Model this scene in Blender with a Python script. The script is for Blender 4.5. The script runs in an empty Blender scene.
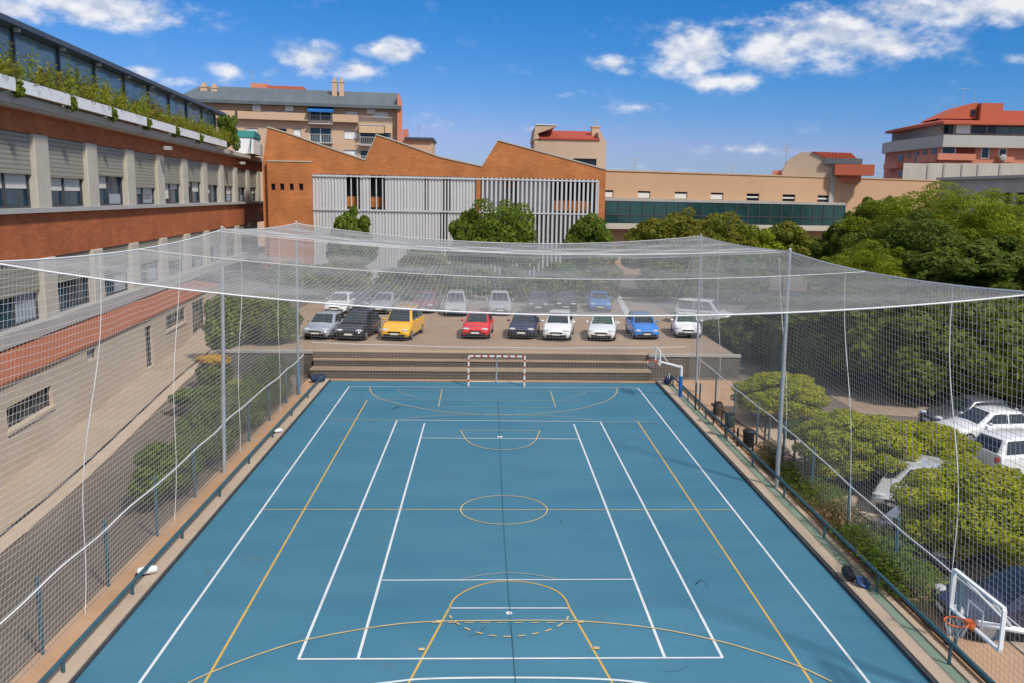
import bpy, math, random
import numpy as np
from mathutils import Vector, Matrix
sc = bpy.context.scene
COL = sc.collection
rnd = random.Random(7)
R_ = math.radians

# ------------------------------------------------------------------ camera
W_, H_ = 1024, 683
FOC, PX, PY = 875.0, 536.0, 341.5          # focal length and principal point (pixels)
CAMH = 10.8                                # the photographer stands at a third-floor window
def camdir(px, py): return Vector(((px - PX) / FOC, -(py - PY) / FOC, -1.0)).normalized()
yc = camdir(486, 198.0)                    # vanishing point of the court's long lines
zc = yc.cross(camdir(386, 196.0)).normalized()
if zc.y < 0: zc = -zc
xc = yc.cross(zc).normalized()
M3 = Matrix((xc, yc, zc))                  # camera space -> world
CAM = Vector((0, 0, CAMH))
def ray(px, py): return (M3 @ camdir(px, py)).normalized()
def at(px, py, z=0.0):                     # point of the level z seen at a pixel of the survey photo
    d = ray(px, py); t = (z - CAMH) / d.z
    return CAM + d * t
def atY(px, py, Y):
    d = ray(px, py); return CAM + d * (Y / d.y)
cd = bpy.data.cameras.new('camera'); cam = bpy.data.objects.new('camera', cd); COL.objects.link(cam)
cam.matrix_world = Matrix.Translation(CAM) @ M3.to_4x4()
cd.sensor_width = 36; cd.lens = FOC / W_ * 36; cd.shift_x = -(PX - W_ / 2) / W_
cd.clip_start = 0.1; cd.clip_end = 5000
sc.camera = cam

# ------------------------------------------------------------------ materials
MATS = {}
def mat(name, col, rough=0.7, var=0.15, scale=3.0, bump=0.0, metal=0.0, spec=0.4, col2=None, island=0.0, coat=0.0, stretch=None, fine=0.0):
    if name in MATS: return MATS[name]
    m = bpy.data.materials.new(name); m.use_nodes = True; MATS[name] = m
    nt = m.node_tree; N = nt.nodes; L = nt.links
    b = N['Principled BSDF']; b.inputs['Roughness'].default_value = rough
    b.inputs['Metallic'].default_value = metal; b.inputs['Specular IOR Level'].default_value = spec
    b.inputs['Coat Weight'].default_value = coat
    c1 = (*col, 1); c2 = (*(col2 or tuple(min(1, c * (1 + var * 1.2)) for c in col)), 1)
    if not col2: c1 = (*(c * (1 - var) for c in col), 1)
    tc = N.new('ShaderNodeTexCoord'); vec = tc.outputs['Object']
    if stretch:
        mp = N.new('ShaderNodeMapping'); mp.inputs['Scale'].default_value = stretch
        L.new(vec, mp.inputs['Vector']); vec = mp.outputs[0]
    nz = N.new('ShaderNodeTexNoise'); nz.inputs['Scale'].default_value = scale; nz.inputs['Detail'].default_value = 6
    nz.inputs['Roughness'].default_value = 0.65
    L.new(vec, nz.inputs['Vector'])
    mr = N.new('ShaderNodeMapRange'); mr.inputs['From Min'].default_value = 0.3; mr.inputs['From Max'].default_value = 0.7
    L.new(nz.outputs['Fac'], mr.inputs['Value'])
    fac = mr.outputs[0]
    if island > 0:
        g = N.new('ShaderNodeNewGeometry'); mx = N.new('ShaderNodeMix'); mx.data_type = 'FLOAT'
        mx.inputs[0].default_value = island; L.new(fac, mx.inputs[2]); L.new(g.outputs['Random Per Island'], mx.inputs[3]); fac = mx.outputs[0]
    if fine > 0:
        n2 = N.new('ShaderNodeTexNoise'); n2.inputs['Scale'].default_value = scale * 22; n2.inputs['Detail'].default_value = 3
        L.new(vec, n2.inputs['Vector'])
        mx = N.new('ShaderNodeMix'); mx.data_type = 'FLOAT'; mx.inputs[0].default_value = fine
        L.new(fac, mx.inputs[2]); L.new(n2.outputs['Fac'], mx.inputs[3]); fac = mx.outputs[0]
    mc = N.new('ShaderNodeMix'); mc.data_type = 'RGBA'; mc.inputs[6].default_value = c1; mc.inputs[7].default_value = c2
    L.new(fac, mc.inputs[0]); L.new(mc.outputs[2], b.inputs['Base Color'])
    if bump > 0:
        bp = N.new('ShaderNodeBump'); bp.inputs['Strength'].default_value = bump; bp.inputs['Distance'].default_value = 0.05
        n3 = N.new('ShaderNodeTexNoise'); n3.inputs['Scale'].default_value = scale * 8; n3.inputs['Detail'].default_value = 4
        L.new(vec, n3.inputs['Vector']); L.new(n3.outputs['Fac'], bp.inputs['Height']); L.new(bp.outputs[0], b.inputs['Normal'])
    return m
def brick_mat(name, c1, c2, mortar, scale, axis='x', bw=0.5, rh=0.22, ms=0.02):
    m = mat(name, c1, 0.85, col2=c2); nt = m.node_tree; N = nt.nodes; L = nt.links; b = N['Principled BSDF']
    tc = N.new('ShaderNodeTexCoord'); sp = N.new('ShaderNodeSeparateXYZ'); cb = N.new('ShaderNodeCombineXYZ')
    L.new(tc.outputs['Object'], sp.inputs[0])
    add = N.new('ShaderNodeMath'); add.operation = 'ADD'; L.new(sp.outputs['X'], add.inputs[0]); L.new(sp.outputs['Y'], add.inputs[1])
    L.new(add.outputs[0], cb.inputs[0]); L.new(sp.outputs['Z'], cb.inputs[1])
    br = N.new('ShaderNodeTexBrick'); L.new(cb.outputs[0], br.inputs['Vector']); br.inputs['Scale'].default_value = scale
    br.inputs['Color1'].default_value = (*c1, 1); br.inputs['Color2'].default_value = (*c2, 1); br.inputs['Mortar'].default_value = (*mortar, 1)
    br.inputs['Brick Width'].default_value = bw; br.inputs['Row Height'].default_value = rh; br.inputs['Mortar Size'].default_value = ms
    nz = N.new('ShaderNodeTexNoise'); nz.inputs['Scale'].default_value = 0.35; nz.inputs['Detail'].default_value = 7
    L.new(tc.outputs['Object'], nz.inputs['Vector'])
    mr = N.new('ShaderNodeMapRange'); mr.inputs['From Min'].default_value = 0.3; mr.inputs['From Max'].default_value = 0.7
    mr.inputs['To Min'].default_value = 0.72; mr.inputs['To Max'].default_value = 1.12; L.new(nz.outputs['Fac'], mr.inputs['Value'])
    mu = N.new('ShaderNodeVectorMath'); mu.operation = 'SCALE'; L.new(br.outputs['Color'], mu.inputs[0]); L.new(mr.outputs[0], mu.inputs['Scale'])
    L.new(mu.outputs[0], b.inputs['Base Color'])
    return m
def stripe_mat(name, c1, c2, scale, axis, rough=0.7, duty=0.5):
    """bands of two paints along an object axis"""
    m = mat(name, c1, rough, var=0.05); nt = m.node_tree; N = nt.nodes; L = nt.links; b = N['Principled BSDF']
    tc = N.new('ShaderNodeTexCoord'); sp = N.new('ShaderNodeSeparateXYZ'); L.new(tc.outputs['Object'], sp.inputs[0])
    ml = N.new('ShaderNodeMath'); ml.operation = 'MULTIPLY'; ml.inputs[1].default_value = scale; L.new(sp.outputs[axis], ml.inputs[0])
    fr = N.new('ShaderNodeMath'); fr.operation = 'FRACT'; L.new(ml.outputs[0], fr.inputs[0])
    gt = N.new('ShaderNodeMath'); gt.operation = 'GREATER_THAN'; gt.inputs[1].default_value = duty; L.new(fr.outputs[0], gt.inputs[0])
    mc = N.new('ShaderNodeMix'); mc.data_type = 'RGBA'; mc.inputs[6].default_value = (*c1, 1); mc.inputs[7].default_value = (*c2, 1)
    L.new(gt.outputs[0], mc.inputs[0]); L.new(mc.outputs[2], b.inputs['Base Color'])
    return m
def glass_mat(name, tint, alpha, rough=0.08):
    m = bpy.data.materials.new(name); m.use_nodes = True; MATS[name] = m
    nt = m.node_tree; N = nt.nodes; L = nt.links; b = N['Principled BSDF']
    b.inputs['Base Color'].default_value = (*tint, 1); b.inputs['Roughness'].default_value = rough
    tr = N.new('ShaderNodeBsdfTransparent'); tr.inputs[0].default_value = (*(min(1, .45 + t) for t in tint), 1)
    mx = N.new('ShaderNodeMixShader'); mx.inputs[0].default_value = alpha
    L.new(tr.outputs[0], mx.inputs[1]); L.new(b.outputs[0], mx.inputs[2]); L.new(mx.outputs[0], N['Material Output'].inputs['Surface'])
    return m

# ------------------------------------------------------------------ mesh helper
class MB:
    def __init__(s): s.v = []; s.f = []
    def add(s, vs, fs):
        o = len(s.v); s.v += [tuple(v) for v in vs]; s.f += [tuple(i + o for i in f) for f in fs]; return s
    def quad(s, a, b, c, d): return s.add((a, b, c, d), ((0, 1, 2, 3),))
    def box(s, x0, x1, y0, y1, z0, z1):
        if x0 > x1: x0, x1 = x1, x0
        if y0 > y1: y0, y1 = y1, y0
        if z0 > z1: z0, z1 = z1, z0
        return s.add(((x0,y0,z0),(x1,y0,z0),(x1,y1,z0),(x0,y1,z0),(x0,y0,z1),(x1,y0,z1),(x1,y1,z1),(x0,y1,z1)),
                     ((0,3,2,1),(4,5,6,7),(0,1,5,4),(1,2,6,5),(2,3,7,6),(3,0,4,7)))
    def cbox(s, x0, x1, y0, y1, z0, z1, c=0.03):       # box with chamfered vertical edges and top
        P = [(x0+c,y0),(x1-c,y0),(x1,y0+c),(x1,y1-c),(x1-c,y1),(x0+c,y1),(x0,y1-c),(x0,y0+c)]
        mx, my = (x0+x1)/2, (y0+y1)/2
        sh = [(px+(c*.7 if px<mx else -c*.7), py+(c*.7 if py<my else -c*.7)) for px,py in P]
        vs = [(a,b,z0) for a,b in P]+[(a,b,z1-c) for a,b in P]+[(a,b,z1) for a,b in sh]
        fs = [tuple(range(7,-1,-1)), tuple(range(16,24))]
        for r in (0,8):
            for i in range(8): fs.append((r+i, r+(i+1)%8, r+8+(i+1)%8, r+8+i))
        return s.add(vs, fs)
    def prism(s, poly, h0, h1, axis='y'):              # poly of (a,b) extruded along axis
        n = len(poly)
        def mk(a, b, h): return (a, h, b) if axis == 'y' else ((h, a, b) if axis == 'x' else (a, b, h))
        vs = [mk(a, b, h0) for a, b in poly] + [mk(a, b, h1) for a, b in poly]
        fs = [tuple(range(n)), tuple(range(2*n-1, n-1, -1))] + [(i, i+n, (i+1)%n+n, (i+1)%n) for i in range(n)]
        return s.add(vs, fs)
    def tube(s, pts, r, n=6, caps=True):
        pts = [Vector(p) for p in pts]; o = len(s.v); k = len(pts)
        rs = r if isinstance(r, (list, tuple)) else [r]*k
        for i, p in enumerate(pts):
            d = (pts[min(i+1,k-1)] - pts[max(i-1,0)]).normalized()
            a = d.cross(Vector((0,0,1)) if abs(d.z) < .9 else Vector((1,0,0))).normalized(); b = d.cross(a)
            for j in range(n):
                t = 2*math.pi*j/n; q = p + (a*math.cos(t)+b*math.sin(t))*rs[i]; s.v.append(tuple(q))
        for i in range(k-1):
            for j in range(n): s.f.append((o+i*n+j, o+i*n+(j+1)%n, o+(i+1)*n+(j+1)%n, o+(i+1)*n+j))
        if caps: s.f.append(tuple(o+j for j in range(n-1,-1,-1))); s.f.append(tuple(o+(k-1)*n+j for j in range(n)))
        return s
    def ribbon(s, pts, w, z):                           # flat painted stripe
        pts = [Vector((p[0], p[1])) for p in pts]; o = len(s.v); k = len(pts)
        for i, p in enumerate(pts):
            d = (pts[min(i+1,k-1)] - pts[max(i-1,0)]).normalized(); nrm = Vector((-d.y, d.x))*w/2
            s.v += [(p.x+nrm.x, p.y+nrm.y, z), (p.x-nrm.x, p.y-nrm.y, z)]
        for i in range(k-1): s.f.append((o+2*i, o+2*i+1, o+2*i+3, o+2*i+2))
        return s
    def sphere(s, c, r, nu=10, nv=6):
        rx, ry, rz = r if isinstance(r, (tuple, list)) else (r, r, r)
        vs = [(c[0], c[1], c[2]-rz)]; fs = []
        for i in range(1, nv):
            a = -math.pi/2 + math.pi*i/nv
            for j in range(nu):
                t = 2*math.pi*j/nu; vs.append((c[0]+rx*math.cos(a)*math.cos(t), c[1]+ry*math.cos(a)*math.sin(t), c[2]+rz*math.sin(a)))
        vs.append((c[0], c[1], c[2]+rz)); top = len(vs)-1
        for j in range(nu): fs.append((0, 1+(j+1)%nu, 1+j)); fs.append((top, top-nu+j, top-nu+(j+1)%nu))
        for i in range(nv-2):
            for j in range(nu): a = 1+i*nu; fs.append((a+j, a+(j+1)%nu, a+nu+(j+1)%nu, a+nu+j))
        return s.add(vs, fs)
    def build(s, name, m, parent=None, smooth=False, bevel=0.0):
        me = bpy.data.meshes.new(name); me.from_pydata(s.v, [], s.f); me.validate()
        if m: me.materials.append(m)
        if smooth: me.shade_smooth(); 
        o = bpy.data.objects.new(name, me); COL.objects.link(o)
        if smooth and hasattr(me, 'set_sharp_from_angle'): me.set_sharp_from_angle(angle=R_(42))
        if bevel:
            b = o.modifiers.new('bevel', 'BEVEL'); b.width = bevel; b.segments = 2; b.limit_method = 'ANGLE'; b.angle_limit = R_(35)
        if parent: o.parent = parent
        return o
def tag(o, label=None, cat=None, group=None, kind=None):
    if label: o['label'] = label
    if cat: o['category'] = cat
    if group: o['group'] = group
    if kind: o['kind'] = kind
    return o
def thing(name, label, cat, loc=(0,0,0), rz=0.0, group=None):
    o = bpy.data.objects.new(name, None); COL.objects.link(o); o.location = loc; o.rotation_euler = (0,0,rz); o.empty_display_size = .3
    return tag(o, label, cat, group)
def struct(o): o['kind'] = 'structure'; return o
def copy_tree(o, parent=None):
    c = o.copy(); COL.objects.link(c); c.parent = parent
    for ch in list(o.children): copy_tree(ch, c)
    return c

# facade frame: local x runs along the wall, local -y is outwards, z up
class Fac:
    def __init__(s, name, O, ang, label, cat):
        s.O = Vector((O[0], O[1])); s.a = ang; s.t = thing(name, label, cat, (O[0], O[1], 0), ang)
        s.ex = Vector((math.cos(ang), math.sin(ang))); s.ey = Vector((-math.sin(ang), math.cos(ang)))
    def uz(s, px, py, off=0.0):
        d = ray(px, py); d2 = Vector((d.x, d.y)); P = s.O + s.ey*off
        t = (P.dot(s.ey)) / d2.dot(s.ey); q = d2*t
        return (q - s.O).dot(s.ex), CAMH + d.z*t
    def u(s, px, py, off=0.0): return s.uz(px, py, off)[0]
    def z(s, px, py, off=0.0): return s.uz(px, py, off)[1]
    def r(s, x0, y0, x1, y1, off=0.0):
        mx, my = (x0+x1)/2, (y0+y1)/2
        return s.u(x0, my, off), s.u(x1, my, off), s.z(mx, y1, off), s.z(mx, y0, off)
    def part(s, name, mb, m, parent=None, **k): return mb.build(name, m, parent or s.t, **k)
def wall_holes(mb, u0, u1, z0, z1, holes, y=0.0, d=0.2, sides=0.0):
    """wall face at y with real openings, reveals d deep"""
    us = sorted({u0, u1, *[min(max(h[i], u0), u1) for h in holes for i in (0, 1)]})
    zs = sorted({z0, z1, *[min(max(h[i], z0), z1) for h in holes for i in (2, 3)]})
    for i in range(len(us)-1):
        for j in range(len(zs)-1):
            a, b, c, e = us[i], us[i+1], zs[j], zs[j+1]
            if b-a < 1e-6 or e-c < 1e-6: continue
            mu, mz = (a+b)/2, (c+e)/2
            if any(h[0] < mu < h[1] and h[2] < mz < h[3] for h in holes): continue
            mb.quad((a,y,c),(b,y,c),(b,y,e),(a,y,e))
    for h in holes:
        a, b, c, e = h[:4]; k = y+d
        mb.quad((a,y,c),(a,k,c),(b,k,c),(b,y,c)); mb.quad((a,y,e),(b,y,e),(b,k,e),(a,k,e))
        mb.quad((a,y,c),(a,y,e),(a,k,e),(a,k,c)); mb.quad((b,y,c),(b,k,c),(b,k,e),(b,y,e))
    if sides:
        k = y+sides
        mb.quad((u0,y,z0),(u0,y,z1),(u0,k,z1),(u0,k,z0)); mb.quad((u1,y,z0),(u1,k,z0),(u1,k,z1),(u1,y,z1))
        mb.quad((u0,y,z1),(u1,y,z1),(u1,k,z1),(u0,k,z1)); mb.quad((u0,k,z0),(u0,k,z1),(u1,k,z1),(u1,k,z0))
    return mb
# ------------------------------------------------------------------ light and sky
SUN = Vector((0.62, -0.75, 0)).normalized() * math.cos(R_(48)) + Vector((0, 0, math.sin(R_(48))))
sl = bpy.data.lights.new('sun', 'SUN'); sl.energy = 2.5; sl.angle = R_(5); sl.color = (1.0, 0.93, 0.82)
so = bpy.data.objects.new('sun', sl); COL.objects.link(so); so.rotation_euler = SUN.to_track_quat('Z', 'Y').to_euler()
wd = bpy.data.worlds.new('World'); sc.world = wd; wd.use_nodes = True
nt = wd.node_tree; N = nt.nodes; L = nt.links
bg = N['Background']; bg.inputs['Strength'].default_value = 0.14
sky = N.new('ShaderNodeTexSky'); sky.sky_type = 'NISHITA'; sky.sun_disc = False
sky.sun_elevation = R_(48); sky.sun_rotation = math.atan2(SUN.x, SUN.y); sky.air_density = 1.0; sky.dust_density = 0.35; sky.ozone_density = 3.0
def M(op, a, b=None, c=None):
    n = N.new('ShaderNodeMath'); n.operation = op
    for i, x in enumerate((a, b, c)):
        if x is None: continue
        if isinstance(x, (int, float)): n.inputs[i].default_value = x
        else: L.new(x, n.inputs[i])
    return n.outputs[0]
# deepen the clear blue a little, channel by channel (a polarised, saturated summer sky)
sr = N.new('ShaderNodeSeparateColor'); L.new(sky.outputs[0], sr.inputs[0]); sk = N.new('ShaderNodeCombineColor')
chv = []
for ch, a_, p_ in ((0, .0200, 2.66), (1, .235, 1.16), (2, .52, 1.0)): chv.append(M('MULTIPLY', M('POWER', sr.outputs[ch], p_), a_))
L.new(M('MINIMUM', chv[0], M('MULTIPLY', chv[1], .72)), sk.inputs[0]); L.new(chv[1], sk.inputs[1]); L.new(chv[2], sk.inputs[2])
tc = N.new('ShaderNodeTexCoord'); sp = N.new('ShaderNodeSeparateXYZ'); L.new(tc.outputs['Generated'], sp.inputs[0])
az = M('ARCTAN2', sp.outputs['X'], sp.outputs['Y']); el = M('ARCSINE', sp.outputs['Z'])
cb = N.new('ShaderNodeCombineXYZ'); L.new(az, cb.inputs[0]); L.new(el, cb.inputs[1])
def noise(scale, detail, rough, off=0.0):
    mp = N.new('ShaderNodeMapping'); mp.inputs['Location'].default_value = (off, off*.7, 0); mp.inputs['Scale'].default_value = (1, 1.7, 1)
    L.new(cb.outputs[0], mp.inputs['Vector'])
    n = N.new('ShaderNodeTexNoise'); n.inputs['Scale'].default_value = scale; n.inputs['Detail'].default_value = detail; n.inputs['Roughness'].default_value = rough
    L.new(mp.outputs[0], n.inputs['Vector']); return n.outputs['Fac']
CL = [(85,6,110,20,1),(20,10,50,16,.9),(152,12,30,13,.8),(312,59,36,19,1),(352,68,36,13,.95),(390,50,36,14,1),(230,71,24,13,.75),(272,72,16,9,.6),
      (612,65,28,13,.75),(690,50,56,29,1),(727,82,44,13,.95),(768,46,46,32,.95),(822,36,74,36,1),(885,44,62,22,.9),(905,12,56,22,.85),(975,8,90,20,1),(1010,2,60,18,1),
      (560,95,40,8,.35),(635,108,40,10,.4),(300,118,60,10,.35),(655,172,60,7,.5),(760,150,110,9,.35),(445,125,80,14,.3),(140,72,22,7,.7),(182,82,22,9,.55),(528,130,60,9,.35),(1000,60,60,10,.5),(725,22,26,8,.6),(930,150,60,10,.2)]
mask = None
for (px, py, rx, ry, wgt) in CL:
    d = ray(px, py); a0 = math.atan2(d.x, d.y); e0 = math.asin(d.z)
    dx = M('MULTIPLY', M('SUBTRACT', az, a0), FOC/rx); dy = M('MULTIPLY', M('SUBTRACT', el, e0), FOC/ry)
    q = M('SQRT', M('ADD', M('MULTIPLY', dx, dx), M('MULTIPLY', dy, dy)))
    v = M('MULTIPLY', M('MAXIMUM', M('SUBTRACT', 1.25, q), 0.0), wgt)
    mask = v if mask is None else M('SMOOTH_MAX', mask, v, 0.15)
n1 = noise(24, 9, 0.62); n2 = noise(9, 5, 0.5, 3.1)
dens = M('ADD', M('MULTIPLY', mask, 0.85), M('ADD', M('MULTIPLY', M('SUBTRACT', n1, 0.5), 1.75), M('MULTIPLY', M('SUBTRACT', n2, 0.5), 0.55)))
mr = N.new('ShaderNodeMapRange'); mr.interpolation_type = 'SMOOTHSTEP'; mr.inputs['From Min'].default_value = 0.18; mr.inputs['From Max'].default_value = 0.92
L.new(dens, mr.inputs['Value'])
cov = M('MULTIPLY', mr.outputs[0], M('MINIMUM', M('MULTIPLY', mask, 2.2), 1.0))
# unseen broken bright cloud overhead and behind the camera, added as soft fill light
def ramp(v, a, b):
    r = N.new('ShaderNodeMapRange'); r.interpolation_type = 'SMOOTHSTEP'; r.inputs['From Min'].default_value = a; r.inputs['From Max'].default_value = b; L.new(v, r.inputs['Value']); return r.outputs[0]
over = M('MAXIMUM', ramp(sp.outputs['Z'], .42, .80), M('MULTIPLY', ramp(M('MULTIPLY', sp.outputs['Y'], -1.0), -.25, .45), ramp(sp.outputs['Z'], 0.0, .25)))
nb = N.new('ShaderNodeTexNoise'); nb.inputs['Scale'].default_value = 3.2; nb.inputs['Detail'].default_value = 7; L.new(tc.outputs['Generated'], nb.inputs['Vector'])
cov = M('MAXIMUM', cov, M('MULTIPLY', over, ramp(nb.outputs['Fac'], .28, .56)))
# lit tops, greyer undersides: sample the same density a little higher up
def noise2(dy):
    mp = N.new('ShaderNodeMapping'); mp.inputs['Location'].default_value = (0, dy, 0); mp.inputs['Scale'].default_value = (1, 1.7, 1); L.new(cb.outputs[0], mp.inputs['Vector'])
    n = N.new('ShaderNodeTexNoise'); n.inputs['Scale'].default_value = 24; n.inputs['Detail'].default_value = 4; n.inputs['Roughness'].default_value = .5; L.new(mp.outputs[0], n.inputs['Vector']); return n.outputs['Fac']
relief = M('SUBTRACT', noise2(0.0), noise2(0.016))
cs = N.new('ShaderNodeMapRange'); cs.inputs['From Min'].default_value = -0.10; cs.inputs['From Max'].default_value = 0.12; L.new(M('ADD', relief, M('MULTIPLY', M('SUBTRACT', n2, .5), .25)), cs.inputs['Value'])
cc = N.new('ShaderNodeMix'); cc.data_type = 'RGBA'; cc.inputs[6].default_value = (2.6, 2.9, 3.5, 1); cc.inputs[7].default_value = (4.3, 4.3, 4.4, 1); L.new(cs.outputs[0], cc.inputs[0])
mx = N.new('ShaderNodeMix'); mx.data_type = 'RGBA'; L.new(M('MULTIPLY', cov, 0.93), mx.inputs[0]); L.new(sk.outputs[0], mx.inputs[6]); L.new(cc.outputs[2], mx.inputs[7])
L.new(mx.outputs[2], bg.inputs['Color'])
vs = sc.view_settings; vs.view_transform = 'Standard'; vs.look = 'None'; vs.exposure = 0.62; vs.gamma = 1.0; vs.use_curve_mapping = False

# ------------------------------------------------------------------ base colours
m_court = mat('court_paint', (0.042, 0.160, 0.245), 0.66, scale=0.22, col2=(0.076, 0.215, 0.305), fine=0.30, spec=0.3, stretch=(0.6, 1.8, 1))
m_scuff = mat('worn_court_patch', (0.075, 0.19, 0.26), .8, scale=.9, col2=(0.06, 0.165, 0.235), fine=.4)
m_white = mat('white_line_paint', (0.50, 0.57, 0.61), 0.6, scale=1.6, col2=(0.80, 0.81, 0.82), fine=0.35)
m_yellow = mat('yellow_line_paint', (0.48, 0.33, 0.09), 0.6, scale=1.6, col2=(0.70, 0.44, 0.07), fine=0.35)
m_paleyel = mat('pale_yellow_line_paint', (0.55, 0.43, 0.20), 0.6, var=0.15, scale=2)
m_conc = mat('pale_concrete', (0.40, 0.31, 0.23), 0.9, scale=0.8, col2=(0.52, 0.42, 0.32), fine=0.4, bump=0.2)
m_concg = mat('grey_concrete', (0.30, 0.29, 0.27), 0.9, scale=0.6, col2=(0.42, 0.40, 0.37), fine=0.4, bump=0.2)
m_dark = mat('dark_kerb_face', (0.05, 0.055, 0.06), 0.8, var=0.3, scale=2)
m_soil = mat('orange_soil', (0.40, 0.23, 0.13), 0.95, scale=0.7, col2=(0.50, 0.33, 0.21), fine=0.4, bump=0.3)
m_gutter = mat('green_gutter', (0.15, 0.24, 0.18), 0.7, scale=0.8, col2=(0.26, 0.32, 0.24), fine=0.3)
m_asph = mat('old_asphalt', (0.115, 0.088, 0.068), 0.9, scale=0.35, col2=(0.19, 0.15, 0.118), fine=0.5, bump=0.3)
m_park = mat('car_park_earth', (0.255, 0.18, 0.128), 0.95, scale=0.25, col2=(0.38, 0.285, 0.205), fine=0.45, bump=0.3)
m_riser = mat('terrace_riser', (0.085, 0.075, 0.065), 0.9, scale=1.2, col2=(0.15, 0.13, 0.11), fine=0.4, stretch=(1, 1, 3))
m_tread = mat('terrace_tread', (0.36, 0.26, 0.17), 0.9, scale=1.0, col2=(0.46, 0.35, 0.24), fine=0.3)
m_galv = mat('galvanised_steel', (0.42, 0.45, 0.48), 0.45, var=0.12, scale=4, metal=0.35)
m_teal = mat('teal_steel', (0.035, 0.10, 0.125), 0.5, var=0.2, scale=3)
m_rope = mat('white_rope', (0.74, 0.74, 0.74), 0.8, var=0.08, scale=8)
m_twine = mat('net_twine', (0.47, 0.47, 0.47), 0.8, var=0.1, scale=2)
m_black = mat('black_plastic', (0.018, 0.018, 0.02), 0.5, var=0.2)
m_whitep = mat('white_paint', (0.76, 0.77, 0.78), 0.4, var=0.06, scale=3)
m_bluep = mat('blue_paint', (0.02, 0.14, 0.46), 0.45, var=0.15, scale=3)
m_dkblue = mat('dark_blue_cloth', (0.02, 0.035, 0.09), 0.8, var=0.25, scale=6)

# ------------------------------------------------------------------ ground
PLZ = 1.37                                   # level of the upper car park
def sst(a, b, x): t = min(1, max(0, (x-a)/(b-a))); return t*t*(3-2*t)
def gz(x, y):
    if -15.5 < x < 15.8: return PLZ if y > 53.0 else -.75*(1-sst(31, 55, y))*sst(11.3, 14.8, -x)
    if x <= -15.5: return PLZ*sst(57, 80, y) - .75*(1-sst(31, 55, y))
    return PLZ*sst(54, 74, y)
gx = [-700,-300,-120,-70]+[v*1.5 for v in range(-30, -10)]+[-15.51,-15.49,-14.8,-14,-13.2,-12.4,-11.8,-11.2,-8,-4,0,4,8,12,15.79,15.81]+[v*1.5 for v in range(11, 41)]+[70,120,300,700]
gy = [-60,-20,0,10,20,26]+[30+2*i for i in range(11)]+[52,52.99,53.01]+[54+1.5*i for i in range(20)]+[90,100,130,200,400,900,1600]
mb = MB(); mb.v = [(x, y, gz(x, y)) for y in gy for x in gx]; nx = len(gx)
mb.f = [(j*nx+i, j*nx+i+1, (j+1)*nx+i+1, (j+1)*nx+i) for j in range(len(gy)-1) for i in range(nx-1)]
struct(mb.build('ground', m_asph))
def sheet(name, poly, z, m):
    b = MB(); b.add([(x, y, z) for x, y in poly], [tuple(range(len(poly)))]); return struct(b.build(name, m))
sheet('car_park', [(-15.4,53.05),(15.7,53.05),(15.7,86),(-15.4,86)], PLZ+0.006, m_park)
XL = -9.0; XR = 10.3; CY0, CY1 = 6.0, 51.0
sheet('court_surface', [(XL,CY0),(XR,CY0),(XR,CY1),(XL,CY1)], 0.012, m_court)
def edge_strip(name, x0, x1, z0, z1, m, y0=CY0, y1=CY1): b = MB(); b.box(x0, x1, y0, y1, z0, z1); return struct(b.build(name, m))
# left edge: kerb, pale top, soil strip to the net;   right edge: kerb, green gutter, soil strip
edge_strip('kerb', XL-0.06, XL, -0.2, 0.10, m_dark); edge_strip('kerb', XL-0.62, XL-0.062, -0.2, 0.135, m_conc)
edge_strip('soil_strip', XL-1.35, XL-0.625, -0.2, 0.09, m_soil)
edge_strip('kerb', XR, XR+0.10, -0.2, 0.10, m_dark); edge_strip('kerb', XR+0.102, XR+0.50, -0.2, 0.135, m_conc)
edge_strip('gutter', XR+0.503, XR+0.84, -0.2, 0.07, m_gutter)
edge_strip('kerb', XR+0.843, XR+1.0, -0.2, 0.12, m_conc)
sheet('soil_verge', [(XR+1.0,CY0),(13.2,CY0),(13.3,40),(15.2,52),(XR+1.0,52)], 0.016, m_soil)
sheet('footpath', [(13.25,CY0),(15.2,CY0),(15.3,38),(17.2,49),(15.3,52),(13.4,40)], 0.020, m_conc)
sheet('dirt_lot', [at(*p_)[:2] for p_ in ((790,372),(1150,405),(1150,436),(1024,424),(860,414))], .02, m_park)
# lines
def line(mb, a, b, w, z): mb.ribbon([at(*a), at(*b)], w, z)
def curve(mb, pts, w, z, n=8):
    P = [at(*p) for p in pts]; out = []
    for i in range(len(P)-1):
        p0, p1, p2, p3 = P[max(i-1,0)], P[i], P[i+1], P[min(i+2,len(P)-1)]
        for k in range(n):
            t = k/n; out.append(0.5*((2*p1)+(p2-p0)*t+(2*p0-5*p1+4*p2-p3)*t*t+(3*p1-p0-3*p2+p3)*t**3))
    out.append(P[-1]); mb.ribbon(out, w, z)
wl = MB(); yl = MB(); pl = MB(); tl = MB()
zw, zy, zp = 0.020, 0.016, 0.024
xl0 = -7.63; xr0 = at(752, 534).x
wl.ribbon([at(349,387), at(140,683), (at(140,683)+(at(140,683)-at(349,387))*.35)], .072, zw)
wl.ribbon([at(638,388.3), at(868.5,683), (at(868.5,683)+(at(868.5,683)-at(638,388.3))*.35)], .072, zw)
tl.ribbon([at(349,387), at(638,388.3)], .055, zw+.004)
line(wl, (397,420.5), (298.5,660), .072, zw); line(wl, (600.3,422), (722.5,658.5), .072, zw)
line(wl, (424.6,423.5), (358,659.5), .072, zw); line(wl, (573.8,424.5), (664.8,658.5), .072, zw)
tl.ribbon([at(298,660), at(722.8,658.5)], .065, zw+.004); tl.ribbon([at(397,420.5), at(601,422)], .06, zw+.004)
tl.ribbon([at(382,581), at(633.5,580)], .055, zw+.004); tl.ribbon([at(421,438.5), at(579,439.5)], .06, zw+.004)
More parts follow.
